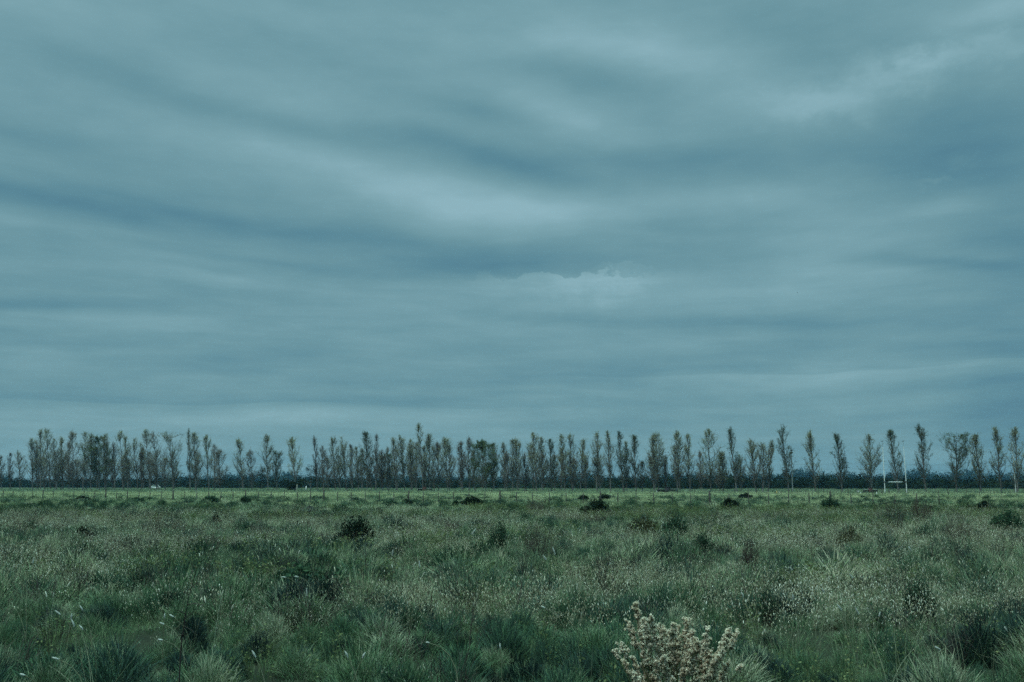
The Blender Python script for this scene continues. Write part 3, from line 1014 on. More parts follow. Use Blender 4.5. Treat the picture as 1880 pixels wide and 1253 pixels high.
ROW = [  # base px, top px, top py, crown width px, style
    (2, 2, 833, 16, 's'), (19, 18, 828, 15, 's'), (37, 33, 823, 24, 's'),
    (60, 57, 800, 24, 'm'), (68, 66, 806, 20, 'b'), (75, 74, 783, 26, 'm'), (93, 84, 782, 28, 'm'), (103, 98, 800, 24, 'm'), (114, 113, 798, 20, 'm'),
    (126, 127, 806, 22, 'b'), (134, 133, 787, 34, 'b'), (153, 157, 787, 30, 'm'), (167, 168, 792, 24, 's'), (183, 180, 797, 42, 'g'),
    (193, 192, 793, 26, 'm'), (211, 208, 806, 22, 's'), (226, 219, 786, 26, 'm'), (235, 229, 797, 22, 'm'), (253, 245, 800, 26, 's'),
    (264, 260, 818, 22, 'b'), (275, 267, 784, 28, 'm'), (290, 281, 789, 34, 'b'), (318, 311, 790, 44, 'v'), (349, 346, 782, 16, 's'),
    (359, 356, 790, 28, 'm'), (383, 378, 794, 24, 'm'), (404, 401, 821, 30, 'b'), (446, 438, 800, 28, 'm'), (463, 459, 824, 26, 's'),
    (492, 487, 794, 30, 'm'), (508, 506, 826, 22, 'x'), (543, 535, 799, 32, 'd'), (583, 576, 796, 14, 's'), (594, 592, 816, 26, 's'),
    (616, 609, 796, 22, 'm'), (636, 628, 797, 28, 'm'), (658, 654, 817, 22, 'm'), (674, 671, 788, 32, 'd'), (690, 692, 792, 16, 's'),
    (703, 700, 822, 18, 'b'), (716, 714, 830, 18, 'x'), (728, 720, 799, 20, 's'), (743, 733, 795, 22, 'd'), (757, 753, 801, 22, 'd'),
    (777, 768, 773, 24, 'm'), (789, 787, 792, 24, 'm'), (805, 803, 806, 24, 'b'), (822, 817, 800, 34, 'd'), (850, 846, 806, 20, 's'),
    (862, 861, 798, 22, 's'), (892, 890, 806, 58, 'g'), (931, 928, 826, 28, 'b'), (942, 941, 801, 20, 's'), (950, 946, 800, 24, 'm'),
    (966, 963, 830, 18, 'b'), (985, 978, 790, 28, 'd'), (995, 994, 798, 20, 'm'), (1013, 1008, 803, 28, 'd'), (1037, 1030, 793, 26, 'd'),
    (1051, 1046, 790, 22, 'm'), (1066, 1071, 801, 30, 'm'), (1096, 1098, 788, 28, 'm'), (1121, 1115, 785, 20, 'm'), (1145, 1134, 787, 24, 'd'),
    (1151, 1149, 806, 18, 'm'), (1168, 1163, 793, 26, 'd'), (1180, 1178, 845, 14, 's'), (1202, 1198, 794, 24, 'm'), (1209, 1204, 788, 36, 'd'),
    (1223, 1222, 832, 14, 's'), (1249, 1241, 786, 30, 'd'), (1267, 1263, 792, 24, 'd'), (1305, 1300, 784, 42, 'd'), (1328, 1325, 826, 26, 'd'),
    (1353, 1339, 778, 22, 'd'), (1361, 1357, 830, 20, 'm'), (1388, 1377, 800, 26, 'd'), (1400, 1402, 812, 34, 'v'), (1411, 1418, 804, 20, 'm'),
    (1448, 1433, 773, 27, 'd'), (1498, 1485, 785, 24, 'd'), (1547, 1535, 792, 24, 'd'), (1600, 1596, 793, 36, 'd'), (1650, 1633, 785, 28, 'd'),
    (1700, 1688, 775, 28, 'd'), (1757, 1755, 789, 56, 'x'), (1801, 1789, 792, 30, 'd'), (1839, 1825, 780, 26, 'd'), (1869, 1863, 780, 30, 'd'),
]
LOOK = {'s': 'thin poplar with few leaves', 'm': 'airy poplar with loose olive leaves', 'd': 'leafy olive poplar', 'v': 'open vase-shaped poplar with spread limbs',
        'b': 'brownish twiggy poplar', 'g': 'broad dark green rounded tree', 'x': 'dark green full-crowned poplar'}
BACK = []                          # a looser second line of smaller trees filling the stands on the left and centre
for (xa, xb, nn) in ((58, 330, 17), (350, 400, 2), (600, 830, 13), (840, 1110, 13), (1190, 1330, 4)):
    for q_ in range(nn):
        b_ = int(xa + (xb - xa) * (q_ + rng.uniform(.2, .8)) / nn)
        while any(abs(b_ - r[0]) < 2 for r in ROW + BACK): b_ += 1
        BACK.append((b_, b_ - int(rng.uniform(-2, 6)), int(rng.uniform(808, 842)), int(rng.uniform(16, 28)), 'bbms'[int(rng.integers(0, 4))]))
backset = set(r[0] for r in BACK)
ROW = ROW + BACK
ROW.sort(key=lambda r: r[0])
poplars = {}
for i, (px, tpx, tpy, w, st) in enumerate(ROW):
    yb = 899.4 + 5.6 * px / 1880
    D = CAMH * FPX / (yb - 890.5) + rng.uniform(-4, 4)
    if px in backset: D += rng.uniform(12, 30)
    o = poplar(px, tpx, tpy, w, st, D)
    lk = LOOK[st]
    if tpx - px < -8: lk = lk.replace('poplar', 'left-leaning poplar', 1)
    elif tpx - px > 3: lk = lk.replace('poplar', 'right-leaning poplar', 1)
    if tpy < 780: lk = 'very tall ' + lk
    elif tpy > 815: lk = 'short ' + lk
    tag(o, '%s, %s from the left in the row' % (lk, ordinal(i + 1)), 'tree', 'poplars in the long row across the field')
    poplars[px] = (o, D)

# bird nest in one poplar
o_, Dn = poplars[1096]
c = np.array([x_at(1093, Dn, 9), Dn - .3, z_at(852, Dn)])
n = 260
d = rng.normal(size=(n, 3)); d /= np.linalg.norm(d, axis=1, keepdims=True)
q0 = d * rng.uniform(.15, .5, (n, 1)) * [1, 1, .95]
q1 = q0 + rng.normal(0, .28, (n, 3))
mb = MB().tubes(np.stack([q0, (q0 + q1) / 2, q1], 1), .035, 3, rng.random(n) * .3)
tag(mb.build('bird_nest', MAT['twig'], loc=tuple(c)), 'round dark stick nest in the crotch of a middle poplar', 'nest')


# ------------------------------------------------------------------ thicket behind the trees, and the far wood
def mass(domes, nleaf, ls, matname, name, label, cat):
    """overlapping rounded crowns: domes (x, y, rx, ry, h)"""
    mb = MB()
    for (x, y, rx, ry, h) in domes:
        m = int(nleaf * rx * h)
        d = rng.normal(size=(m, 3)); d[:, 2] = np.abs(d[:, 2]); d /= np.linalg.norm(d, axis=1, keepdims=True)
        lump = 1 + .16 * np.sin(d[:, 0] * 7 + x) * np.cos(d[:, 2] * 9 + y) + .10 * np.sin(d[:, 0] * 17 + y)
        rr = lump * rng.uniform(.80, 1.06, m)
        C = np.stack([x + d[:, 0] * rx * rr, y + d[:, 1] * ry * rr, (d[:, 2] * rr) ** .85 * h], 1)
        ton = np.clip(.25 + .5 * np.sin(x * 1.3 + y) * .5 + .35 * rng.random(m), 0, 1)
        mb.leaves(C, ls * rng.uniform(.6, 1.4, m), ton, aspect=.75)
        # the shaded inside of the crown: a closed dark core, shade set in its tone
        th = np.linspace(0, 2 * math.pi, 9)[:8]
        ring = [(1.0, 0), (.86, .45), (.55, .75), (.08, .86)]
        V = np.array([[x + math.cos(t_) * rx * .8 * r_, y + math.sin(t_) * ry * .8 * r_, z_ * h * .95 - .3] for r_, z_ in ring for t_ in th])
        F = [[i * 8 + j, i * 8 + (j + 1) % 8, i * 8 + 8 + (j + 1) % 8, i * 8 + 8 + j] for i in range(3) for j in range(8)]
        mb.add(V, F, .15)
    o = mb.build(name, MAT[matname])
    return tag(o, label, cat, kind='stuff')


def thick_top(px):                 # top row of the dark thicket in the photo
    pts = [(-200, 880), (0, 880), (230, 879), (300, 879), (350, 878), (420, 878), (470, 881), (560, 878), (640, 880), (760, 879), (860, 880), (980, 881), (1080, 878), (1180, 876), (1260, 877), (1330, 874), (1420, 878), (1500, 874), (1600, 876), (1750, 878), (1880, 879), (2100, 878)]
    return np.interp(px, [p_[0] for p_ in pts], [p_[1] for p_ in pts])


doms = []
px = -140.0
while px < 2020:
    u = px / 1880
    Dt = 1 / (np.interp(u, [0, .35, .6, 1], [1 / 780, 1 / 600, 1 / 480, 1 / 455]))
    for lay in range(2):
        D_ = Dt + lay * 8 + rng.uniform(-4, 4)
        h = z_at(thick_top(px) + rng.normal(-.5, 2.4) + (2.6 if lay == 0 else 0), D_)
        w = rng.uniform(3.2, 5.6)
        doms.append((x_at(px + rng.uniform(-3, 3), D_), D_, w, w * .8, max(3.2, h)))
    px += 3.4 / Dt * FPX * rng.uniform(.8, 1.2)
mass(doms, 5.5, .38, 'thicket', 'thicket', 'dark green thicket of low trees behind the poplar row', 'thicket')

far_top = [(-200, 874), (0, 872), (20, 880), (60, 884), (300, 878), (320, 872), (345, 873), (400, 876), (425, 868), (470, 872), (520, 868), (560, 872), (620, 875), (720, 874), (820, 872), (900, 874), (1000, 876), (1060, 868), (1080, 862), (1110, 872), (1150, 875), (1210, 872), (1235, 866), (1260, 868), (1300, 867), (1330, 872), (1370, 870), (1400, 868), (1430, 870), (1455, 862), (1480, 864), (1500, 870), (1520, 866), (1560, 868), (1590, 867), (1610, 872), (1640, 868), (1665, 865), (1690, 863), (1715, 867), (1740, 870), (1760, 864), (1790, 862), (1815, 868), (1840, 866), (1880, 868), (2100, 868)]
doms = []
px = -140.0
while px < 2020:
    D_ = 2250 + rng.uniform(-120, 90)
    tp = np.interp(px, [p_[0] for p_ in far_top], [p_[1] for p_ in far_top]) + rng.normal(0, 1.8)
    h = z_at(tp, D_)
    w = rng.uniform(6, 13)
    doms.append((x_at(px, D_), D_, w, w, max(6, h)))
    px += rng.uniform(4.5, 8)
mass(doms, .55, 1.5, 'farwood', 'far_wood', 'distant wood fading to blue along the horizon', 'wood')

# tall slim eucalyptus standing above the far wood
EU = [(1461, 859), (1469, 863), (1480, 862), (1487, 866), (1437, 868), (1678, 862), (1692, 862), (1686, 866), (1785, 861), (1776, 864), (530, 866), (1243, 864)]
for i, (px, py) in enumerate(EU):
    D_ = 2050.0
    H = z_at(py, D_)
    root = empty('eucalyptus_tree', (x_at(px, D_, H), D_, 0))
    MB().tubes(np.array([[0, 0, -.2], [rng.normal(0, .5), 0, H * .5], [rng.normal(0, .8), 0, H * .93]]), np.array([.6, .45, .15]), 5).build('trunk', MAT['bark'], root)
    C = []
    for m in range(9):
        cc = np.array([rng.normal(0, 2.2), rng.normal(0, 2.2), H * rng.uniform(.45, .97)])
        C.append(cc + rng.normal(0, 1, (34, 3)) * [1.6, 1.6, 1.3])
    C = np.concatenate(C)
    C[:, 2] = np.minimum(C[:, 2], H)
    MB().leaves(C, rng.uniform(.6, 1.3, len(C)), rng.random(len(C))).build('crown', MAT['farwood'], root)
    wh = 'far left' if px < 600 else 'middle' if px < 1300 else 'right'
    nth = sorted(e_[0] for e_ in EU).index(px) + 1
    tag(root, 'blue distant eucalyptus rising above the far wood, %s counted from the left' % ordinal(nth), 'tree', 'eucalyptus above the far wood')

# the small dark green trees standing apart in front of the thicket
for (px, tpy, wpx, D_, lb) in ((570, 853, 26, 430, 'dark leafy tree with arching top left of a thin pale poplar'), (480, 857, 24, 470, 'low dark green tree in front of the thicket, left of centre'),
                               (541, 884, 30, 300, 'low black-green bush with pale weeds before it, below poplars')):
    H = z_at(tpy, D_)
    W = wpx / FPX * D_
    root = empty('small_tree', (x_at(px, D_), D_, 0))
    mb = MB().tubes(np.array([[0, 0, -.1], [.1, 0, H * .4], [-.1, 0, H * .8]]), np.array([.16, .12, .05]), 5)
    C = []
    for m in range(16):
        cc = np.array([rng.normal(0, W * .22), rng.normal(0, W * .2), H * rng.uniform(.3, .93)])
        mb.tubes(np.array([[0, 0, cc[2] * .5], cc * [.5, .5, .85], cc]), np.array([.06, .04, .02]), 3)
        C.append(cc + rng.normal(0, 1, (70, 3)) * [W * .10, W * .10, H * .06])
    mb.build('trunk', MAT['bark'], root)
    C = np.concatenate(C); C[:, 2] = np.clip(C[:, 2], .2, H)
    MB().leaves(C, rng.uniform(.12, .26, len(C)), rng.random(len(C))).build('crown', MAT['thicket'], root)
    tag(root, lb, 'tree')

# ------------------------------------------------------------------ bushes standing out of the pasture
def bush(px, py, wpx, hpx, style, label, cat='bush', zb=.05, group=None):
    """px, py: middle of the foot in the photo"""
    x, y = on_plane(px, py, zb + .28 * (1 if py > 912 else .4))
    W, H = wpx / FPX * y, hpx / FPX * y + .25
    gz = float(hump(x, y))
    root = empty('bush' if style not in ('twiggy', 'redtwig') else 'twiggy_shrub', (x, y, gz))
    n = 46 if W < 4 else 70
    a = rng.uniform(0, 2 * math.pi, n)
    q = rng.random(n) ** .5
    hh = H * (1 - .55 * q ** 2) * rng.uniform(.75, 1.08, n)
    E = np.stack([np.cos(a) * q * W / 2, np.sin(a) * q * W / 2, hh], 1)
    B = np.stack([np.cos(a) * q * W * .1, np.sin(a) * q * W * .1, 0 * a - .02], 1)
    P = np.stack([B, B * .6 + E * .4 * [1, 1, 1.1], E * [.93, .93, .8] + B * [.07, .07, 0], E], 1)
    P[:, 1:] += rng.normal(0, .02 * H, (n, 3, 3))
    px_m = y / FPX * 1.8
    wd = max(.0035, px_m * .10)
    tw = MB().tubes(P, np.array([1.6, 1.1, .8, .4]) * wd, 3, rng.random(n))
    if style in ('twiggy', 'redtwig'):
        for m in range(7):
            f = rng.uniform(.3, 1, n)
            s0 = np.array([along(P[i], f[i:i + 1])[0] for i in range(n)])
            dv = rng.normal(0, .45, (n, 3)) + [0, 0, 1]
            dv /= np.linalg.norm(dv, axis=1, keepdims=True)
            tw.tubes(np.stack([s0, s0 + dv * H * .12, s0 + dv * H * .22 + rng.normal(0, .01, (n, 3))], 1), np.array([.7, .5, .3]) * wd, 3, rng.random(n))
    tw.build('stems', MAT['twig'], root)
    mat = {'dark': 'darkbush', 'green': 'greenbush', 'olive': 'olivebush', 'twiggy': 'olivebush', 'redtwig': 'redbush', 'grey': 'greybush', 'herb': 'herb'}[style]
    nlf = {'dark': 70, 'green': 60, 'olive': 45, 'twiggy': 16, 'redtwig': 18, 'grey': 42, 'herb': 22}[style]
    f = rng.uniform(.15, 1, n * nlf) ** .7
    idx = np.repeat(np.arange(n), nlf)
    u = f * 3; i_ = np.minimum(u.astype(int), 2)
    C = P[idx, i_] + (P[idx, i_ + 1] - P[idx, i_]) * (u - i_)[:, None]
    C += rng.normal(0, 1, C.shape) * [W * .055, W * .055, H * .06]
    C[:, 2] = np.maximum(C[:, 2], .01)
    ls = np.clip(max(px_m * .38, W * .030 if style in ('dark', 'green', 'olive') and y > 16 else 0), .010, .16)
    lf = MB()
    if style == 'grey' and y < 40:
        m = len(C)
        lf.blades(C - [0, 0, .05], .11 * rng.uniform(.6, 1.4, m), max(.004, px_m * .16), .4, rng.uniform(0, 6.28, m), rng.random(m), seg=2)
    else:
        lf.leaves(C, ls * rng.uniform(.6, 1.4, len(C)), rng.random(len(C)), aspect=.55)
    lf.build('foliage', MAT[mat], root)
    return tag(root, label, cat, group)


BUSH = [
    (152, 917, 26, 7, 'dark', 'low dark bush by the fence at the left, between two fence posts'),
    (250, 919, 34, 6, 'green', 'low flat green bush just inside the fence at the left'),
    (386, 921, 36, 11, 'green', 'wide dark green bush at the fence, left of a rounder one'),
    (450, 922, 22, 13, 'green', 'small round dark green bush standing alone by the fence'),
    (395, 956, 18, 14, 'dark', 'small black bush among pale weeds in the left middle distance'),
    (153, 984, 34, 18, 'dark', 'dark bush half sunk in weeds in the left middle distance'),
    (530, 948, 60, 40, 'herb', 'tall leafy green weed bush reaching above the fence line'),
    (570, 938, 34, 12, 'grey', 'grey low bush right of the tall leafy weed'),
    (747, 924, 22, 9, 'dark', 'small black bush with a pointed tip at the middle fence'),
    (719, 925, 22, 8, 'green', 'tiny green bush left of the small pointed black bush'),
    (836, 925, 12, 8, 'green', 'tiny green bush just left of a black spiky bush'),
    (866, 926, 38, 16, 'dark', 'black spiky bush by the fence, centre left'),
    (1071, 916, 20, 8, 'dark', 'small dark bush beyond the fence, left of a black domed bush'),
    (1110, 915, 22, 10, 'dark', 'black domed bush beyond the fence above the biggest bush'),
    (1095, 944, 56, 28, 'dark', 'biggest black bush with ragged outline, right of centre'),
    (1130, 940, 24, 14, 'green', 'soft green bush tucked behind the biggest black bush'),
    (1341, 931, 34, 17, 'dark', 'black bush leaning right in the right half of the pasture'),
    (1369, 913, 24, 9, 'dark', 'black flat-topped bush beyond and right of the leaning bush'),
    (1806, 934, 36, 16, 'dark', 'black domed bush near the right edge of the pasture'),
    (1776, 932, 16, 7, 'dark', 'small black bush touching the left of the domed right bush'),
    (652, 994, 66, 48, 'dark', 'large round dark green bush in the centre-left weeds'),
    (990, 1022, 70, 62, 'twiggy', 'brown twiggy bush with bare stems in the centre'),
    (915, 1010, 40, 52, 'green', 'narrow dark green bush left of the brown twiggy bush'),
    (990, 940, 50, 26, 'redtwig', 'reddish brown shrub near the fence, above the centre'),
    (830, 975, 50, 24, 'redtwig', 'pale brown shrub behind the large round bush'),
    (1640, 978, 90, 62, 'twiggy', 'wide fan of bare olive stems in the right middle distance'),
    (1692, 956, 40, 46, 'redtwig', 'tall dark reddish shrub rising to the fence on the right'),
    (1380, 1030, 40, 42, 'redtwig', 'purplish brown shrub right of centre'),
    (1757, 990, 60, 46, 'twiggy', 'dark leafless-looking bush amid weeds at the right'),
    (1850, 975, 60, 40, 'green', 'dark green bush at the right edge below the domed bush'),
    (1525, 935, 34, 24, 'green', 'green weedy bush below the far fence on the right'),
    (1240, 985, 50, 44, 'green', 'upright grey-green bush right of the biggest black bush'),
    (1180, 975, 60, 30, 'olive', 'olive low bush below the biggest black bush'),
    (1290, 1010, 46, 40, 'green', 'dark green bush below the upright grey-green bush'),
    (55, 970, 60, 30, 'redtwig', 'brown shrub in the weeds at the far left'),
    (300, 985, 90, 50, 'redtwig', 'rusty brown shrub among pale weeds on the left'),
    (1440, 1078, 60, 22, 'green', 'low mounded dark green bush on the right half'),
    (1690, 1110, 60, 52, 'green', 'dark upright broom bush in the lower right'),
    (1100, 965, 40, 22, 'redtwig', 'small rusty shrub under the biggest black bush'),
    (1560, 1000, 50, 34, 'olive', 'olive bush left of the fan of bare stems'),
    (560, 1075, 150, 48, 'green', 'long dark green mound of broom left of centre'),
    (1410, 1120, 44, 46, 'green', 'dark narrow bush beside pale seed heads, right of the cream flowers'),
]
for b in BUSH:
    bush(*b[:6])


# ------------------------------------------------------------------ the cream flowering shrub in the foreground
def sline(px, py, y):              # a point seen at (px, py) at depth y
    z = z_at(py, y)
    return np.array([x_at(px, y, z), y, z])


YS = 7.6
fx, fy = x_at(1240, YS, .2), YS
root = empty('flowering_shrub', (fx, fy, float(hump(fx, fy))))
tag(root, 'cream flowering shrub with fluffy spikes in the foreground', 'shrub')
o0 = np.array([fx, fy, float(hump(fx, fy))])
SPK = [  # tip px, tip py, spike length px, fatness
    (1166, 1108, 60, 1.0), (1152, 1140, 48, 1.0), (1184, 1136, 60, 1.1), (1197, 1132, 78, 1.0), (1140, 1182, 26, .9), (1128, 1192, 16, .9),
    (1175, 1160, 60, .9), (1213, 1148, 80, 1.1), (1235, 1146, 70, 1.0), (1225, 1158, 70, 1.0), (1246, 1152, 40, .9), (1262, 1137, 80, 1.2),
    (1270, 1158, 70, 1.0), (1282, 1176, 60, 1.0), (1300, 1152, 58, .9), (1303, 1172, 60, .9), (1338, 1156, 46, 1.1), (1353, 1160, 30, 1.0),
    (1326, 1186, 60, 1.0), (1318, 1204, 48, 1.1), (1336, 1216, 36, 1.0), (1330, 1238, 30, 1.2), (1190, 1196, 60, 1.0), (1205, 1214, 50, .9),
    (1220, 1204, 46, 1.0), (1145, 1212, 40, .9), (1165, 1236, 26, .8), (1256, 1214, 44, .9), (1286, 1206, 50, .9), (1275, 1244, 26, 1.1),
    (1237, 1236, 30, .9), (1361, 1219, 12, .8), (1298, 1230, 30, .8), (1200, 1240, 30, .9), (1244, 1180, 50, .9),
]
for q_ in range(7):
    SPK.append((rng.uniform(1160, 1325), rng.uniform(1165, 1215), rng.uniform(40, 70), 1.0))
stm = MB()
for (sx, sy, sl_, ft) in SPK:
    yy_ = YS + rng.uniform(-.28, .28)
    tip = sline(sx, sy, yy_) - o0
    bx = np.array([(tip[0]) * .15 + rng.normal(0, .03), rng.normal(0, .05), 0.0])
    t_ = np.linspace(0, 1, 7)[:, None]
    P = bx * (1 - t_) + tip * t_ + np.array([tip[0] * .25, 0, 0]) * (t_ * (1 - t_)) * -1.2
    stm.tubes(P, np.linspace(.005, .0022, 7), 4, .6)
    Lw = sl_ / FPX * yy_
    total = np.linalg.norm(tip - bx)
    fr = min(.8, Lw / total)
    nb_ = max(9, int(sl_ / .95 * ft))
    f = 1 - fr * rng.random(nb_)
    f[0] = 1.0
    C = along(P, f) + rng.normal(0, .012 * ft, (nb_, 3)) * [1, 1, .5]
    sp = MB()
    # each head: a short fluffy tuft of many tiny bristles round a small core
    for c_ in C:
        r_ = rng.uniform(.010, .018) * (.8 + .3 * ft)
        dirs = rng.normal(size=(26, 3)); dirs[:, 2] += .35; dirs /= np.linalg.norm(dirs, axis=1, keepdims=True)
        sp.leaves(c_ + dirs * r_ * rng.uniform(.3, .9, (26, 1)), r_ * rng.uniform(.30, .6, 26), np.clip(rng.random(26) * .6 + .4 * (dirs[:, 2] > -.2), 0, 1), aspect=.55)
        sp.spindles(c_[None] - [[0, 0, r_ * .9]], c_[None] + [[0, 0, r_ * .5]], r_ * .5, .25, 4)
        stm.tubes(np.stack([c_ - [0, 0, r_ * 2.2], c_ - [0, 0, r_ * .6]])[None], .0015, 3, .5)
    sp.tubes(np.stack([along(P, np.array([v_]))[0] for v_ in np.linspace(1 - fr, 1, 5)]), .006, 4, .2)
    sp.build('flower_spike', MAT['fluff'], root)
stm.build('stems', MAT['herb'], root)
n = 2600
a = rng.uniform(0, 6.283, n); q = rng.random(n) ** .5
B = np.stack([np.cos(a) * q * .42, np.sin(a) * q * .34, rng.uniform(0, .62, n) * (1 - .3 * q)], 1)
mb = MB()
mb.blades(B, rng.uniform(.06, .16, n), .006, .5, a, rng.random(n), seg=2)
mb.build('leaves', MAT['greenbush'], root)

# ------------------------------------------------------------------ bare dead stem, lower left
tip, foot = sline(352, 1062, 8.6), sline(330, 1215, 8.6)
gz = float(hump(foot[0], 8.6))
root = empty('dead_stem', (foot[0], 8.6, gz))
o0 = np.array([foot[0], 8.6, gz])
pts = np.array([[foot[0], 8.6, gz], sline(332, 1190, 8.6), sline(338, 1150, 8.62), sline(341, 1125, 8.6), sline(348, 1090, 8.63), sline(356, 1064, 8.6), sline(361, 1040, 8.58)]) - o0
tw = MB().tubes(pts, np.array([.008, .007, .006, .005, .003, .002, .0012]), 5, 0)
tag(root, 'dark bare dead stem standing in the lower left grass', 'dead plant')
tw.build('stem', MAT['twig'], root)
for (bx_, by_, ex, ey) in ((341, 1128, 320, 1120), (345, 1110, 372, 1112), (338, 1150, 362, 1168), (336, 1165, 318, 1180), (348, 1092, 336, 1080), (352, 1078, 368, 1060), (340, 1135, 358, 1120), (336, 1158, 350, 1200)):
    p0, p1 = sline(bx_, by_, 8.6) - o0, sline(ex, ey, 8.6 + rng.uniform(-.1, .1)) - o0
    MB().tubes(np.stack([p0, (p0 + p1) / 2 + rng.normal(0, .01, 3), p1]), np.array([.004, .003, .0015]), 4, .05).build('branch', MAT['twig'], root)


# ------------------------------------------------------------------ single white plumes on bending stalks
PL = [  # px, py of head, head length px, tilt (degrees from upright, + to the left), label
    (106, 1125, 14, 55, 'white plume bending left above a longer stalk, lower left'),
    (131, 1132, 9, -5, 'small upright white plume, right of the bending lower-left one'),
    (134, 1144, 14, 25, 'white plume just below the small upright one, lower left'),
    (149, 1152, 11, 45, 'thick white plume right of a pair in the lower left'),
    (294, 1175, 9, 80, 'white plume lying flat on a straight stalk, left of the dead stem'),
    (297, 1145, 8, 70, 'white plume above the flat-lying one, left of the dead stem'),
    (101, 1209, 13, 75, 'white plume hanging flat near the bottom left'),
    (41, 1239, 10, 70, 'white plume closest to the bottom left corner'),
    (149, 1116, 11, 35, 'slim white plume higher up in the lower left'),
    (315, 1131, 9, 60, 'curled white plume just left of the dead stem'),
    (302, 1131, 8, 0, 'tiny upright plume left of the curled one'),
    (61, 1030, 9, -10, 'small white plume near the left edge, middle height of the grass'),
    (466, 1201, 15, 30, 'drooping plume at the bottom, left of the long mound'),
    (563, 1087, 14, 5, 'bright upright white plume before the long dark mound'),
    (721, 1014, 9, -8, 'bright small plume at the upper middle of the pasture'),
    (770, 1035, 10, 5, 'bright plume right of and below the upper-middle one'),
    (870, 976, 13, -35, 'large white plume leaning right below the black spiky bush'),
    (668, 1203, 11, -25, 'thin plume leaning right at the bottom centre'),
    (636, 1201, 12, 30, 'thin plume leaning left at the bottom centre'),
    (785, 1180, 7, 80, 'white plume lying level in the lower centre'),
    (918, 1186, 10, 5, 'upright white plume at the lower centre, left of the cream shrub'),
    (520, 1060, 7, 85, 'white plume lying level over the long dark mound'),
    (544, 1059, 8, 80, 'cream plume lying level at the right of the mound'),
    (1000, 1024, 10, 30, 'white plume left-leaning at the foot of the brown twiggy bush'),
    (1017, 1012, 14, 20, 'white plume at the right of the brown twiggy bush'),
    (997, 1115, 8, 70, 'white round plume in the lower middle, above left of the cream shrub'),
    (1363, 1092, 8, 25, 'bright white plume above right of the cream shrub'),
    (1573, 1121, 14, 25, 'thickest white plume of the lower right'),
    (1511, 1084, 9, 25, 'bright white plume above left of the thickest one'),
    (1541, 1115, 13, 40, 'dull cream plume just left of the thickest one'),
    (1721, 1190, 11, 60, 'white plume curling over near the bottom right'),
    (1563, 1058, 9, 40, 'white plume left-leaning in the right middle grass'),
    (1452, 1044, 8, 45, 'white plume above the low mounded bush on the right'),
    (1846, 1154, 8, 30, 'small white plume near the right edge'),
    (1670, 1007, 8, 25, 'white plume right of the fan of bare stems'),
    (1456, 1096, 9, 10, 'white plume beside the dark narrow bush on the right'),
    (1615, 1128, 9, -15, 'cream upright plume right of the thickest white one'),
]
for (px, py, ln, tilt, lb) in PL:
    y = on_plane(px, py, .78)[1]
    z = .78
    if y < 7.2:
        y = 7.2; z = z_at(py, y)
    px_m = y / FPX
    x = x_at(px, y, z)
    gz = float(hump(x, y))
    L = ln * px_m * 1.0
    td = np.array([-math.sin(R(tilt)), 0, math.cos(R(tilt))])
    foot = np.array([x + .25 * math.sin(R(tilt)) + rng.normal(0, .03), y + rng.normal(0, .08), gz])
    root = empty('plume_grass', tuple(foot))
    head = np.array([x, y, z]) - foot
    h0 = head - td * L * .5
    t_ = np.linspace(0, 1, 7)[:, None]
    ctrl = h0 - td * np.linalg.norm(h0) * .45
    P = (1 - t_) ** 2 * 0 + 2 * t_ * (1 - t_) * ctrl + t_ ** 2 * h0
    MB().tubes(P, np.linspace(.0045, .003, 7), 3, .8).build('stalk', MAT['dry'], root)
    pm = MB().spindles(h0[None], (h0 + td * L)[None], max(.009, px_m * 1.3), .8, 6)
    n = 90
    f = rng.random(n)[:, None]
    c_ = h0 + td * L * f
    d_ = rng.normal(0, 1, (n, 3)); d_ /= np.linalg.norm(d_, axis=1, keepdims=True)
    rr_ = max(.008, px_m * 1.6) * (1.15 - .7 * f)
    pm.leaves(c_ + d_ * rr_ * .8, px_m * .9, rng.random(n), aspect=.35)
    pm.build('plume', MAT['plume'], root)
    tag(root, lb, 'grass plume', 'white grass plumes in the near pasture')


# ------------------------------------------------------------------ fences
def fence(name, d0, d1, spacing, pat, post_h, hz, px0, px1, label, grp, skip=None, thin=.02, thick=.05, jitter=.0):
    """straight fence whose depth runs from d0 (left edge of the view) to d1 (right edge)"""
    root = None
    def line(px):
        d = 1 / (1 / d0 + (1 / d1 - 1 / d0) * px / 1880)
        return np.array([x_at(px, d, 0), d])
    A, B = line(px0), line(px1)
    L = np.linalg.norm(B - A)
    u = (B - A) / L
    root = empty(name, (A[0], A[1], 0), math.atan2(u[1], u[0]))
    n = int(L / spacing) + 1
    for i in range(n):
        s = i * spacing + rng.normal(0, jitter)
        big = (i % pat == 0)
        h = (post_h * 1.12 if big else post_h * .97) + rng.normal(0, .03)
        r = (thick if big else thin) * rng.uniform(.85, 1.15)
        lx, ly = rng.normal(0, .03, 2)
        t_ = np.array([0, .5, 1.0])
        P = np.stack([s + lx * t_, ly * t_, -.2 + (h + .2) * t_], 1)
        mb = MB().tubes(P, np.array([1.08, 1, .95]) * r, 6, cap=True)
        mb.add([[s + lx + math.cos(k * math.pi / 2) * r * .9, ly + math.sin(k * math.pi / 2) * r * .9, h + .004] for k in range(4)], [[0, 1, 2, 3]])
        mb.build('post', MAT['post_wood'], root)
    for hh in hz:
        m = max(2, n)
        s = np.linspace(0, (n - 1) * spacing, m)
        P = np.stack([s, 0 * s + .03, hh + .015 * np.sin(s)], 1)
        MB().tubes(P, .0035, 3).build('wire', MAT['wire'], root)
    return tag(root, label, 'fence', grp)


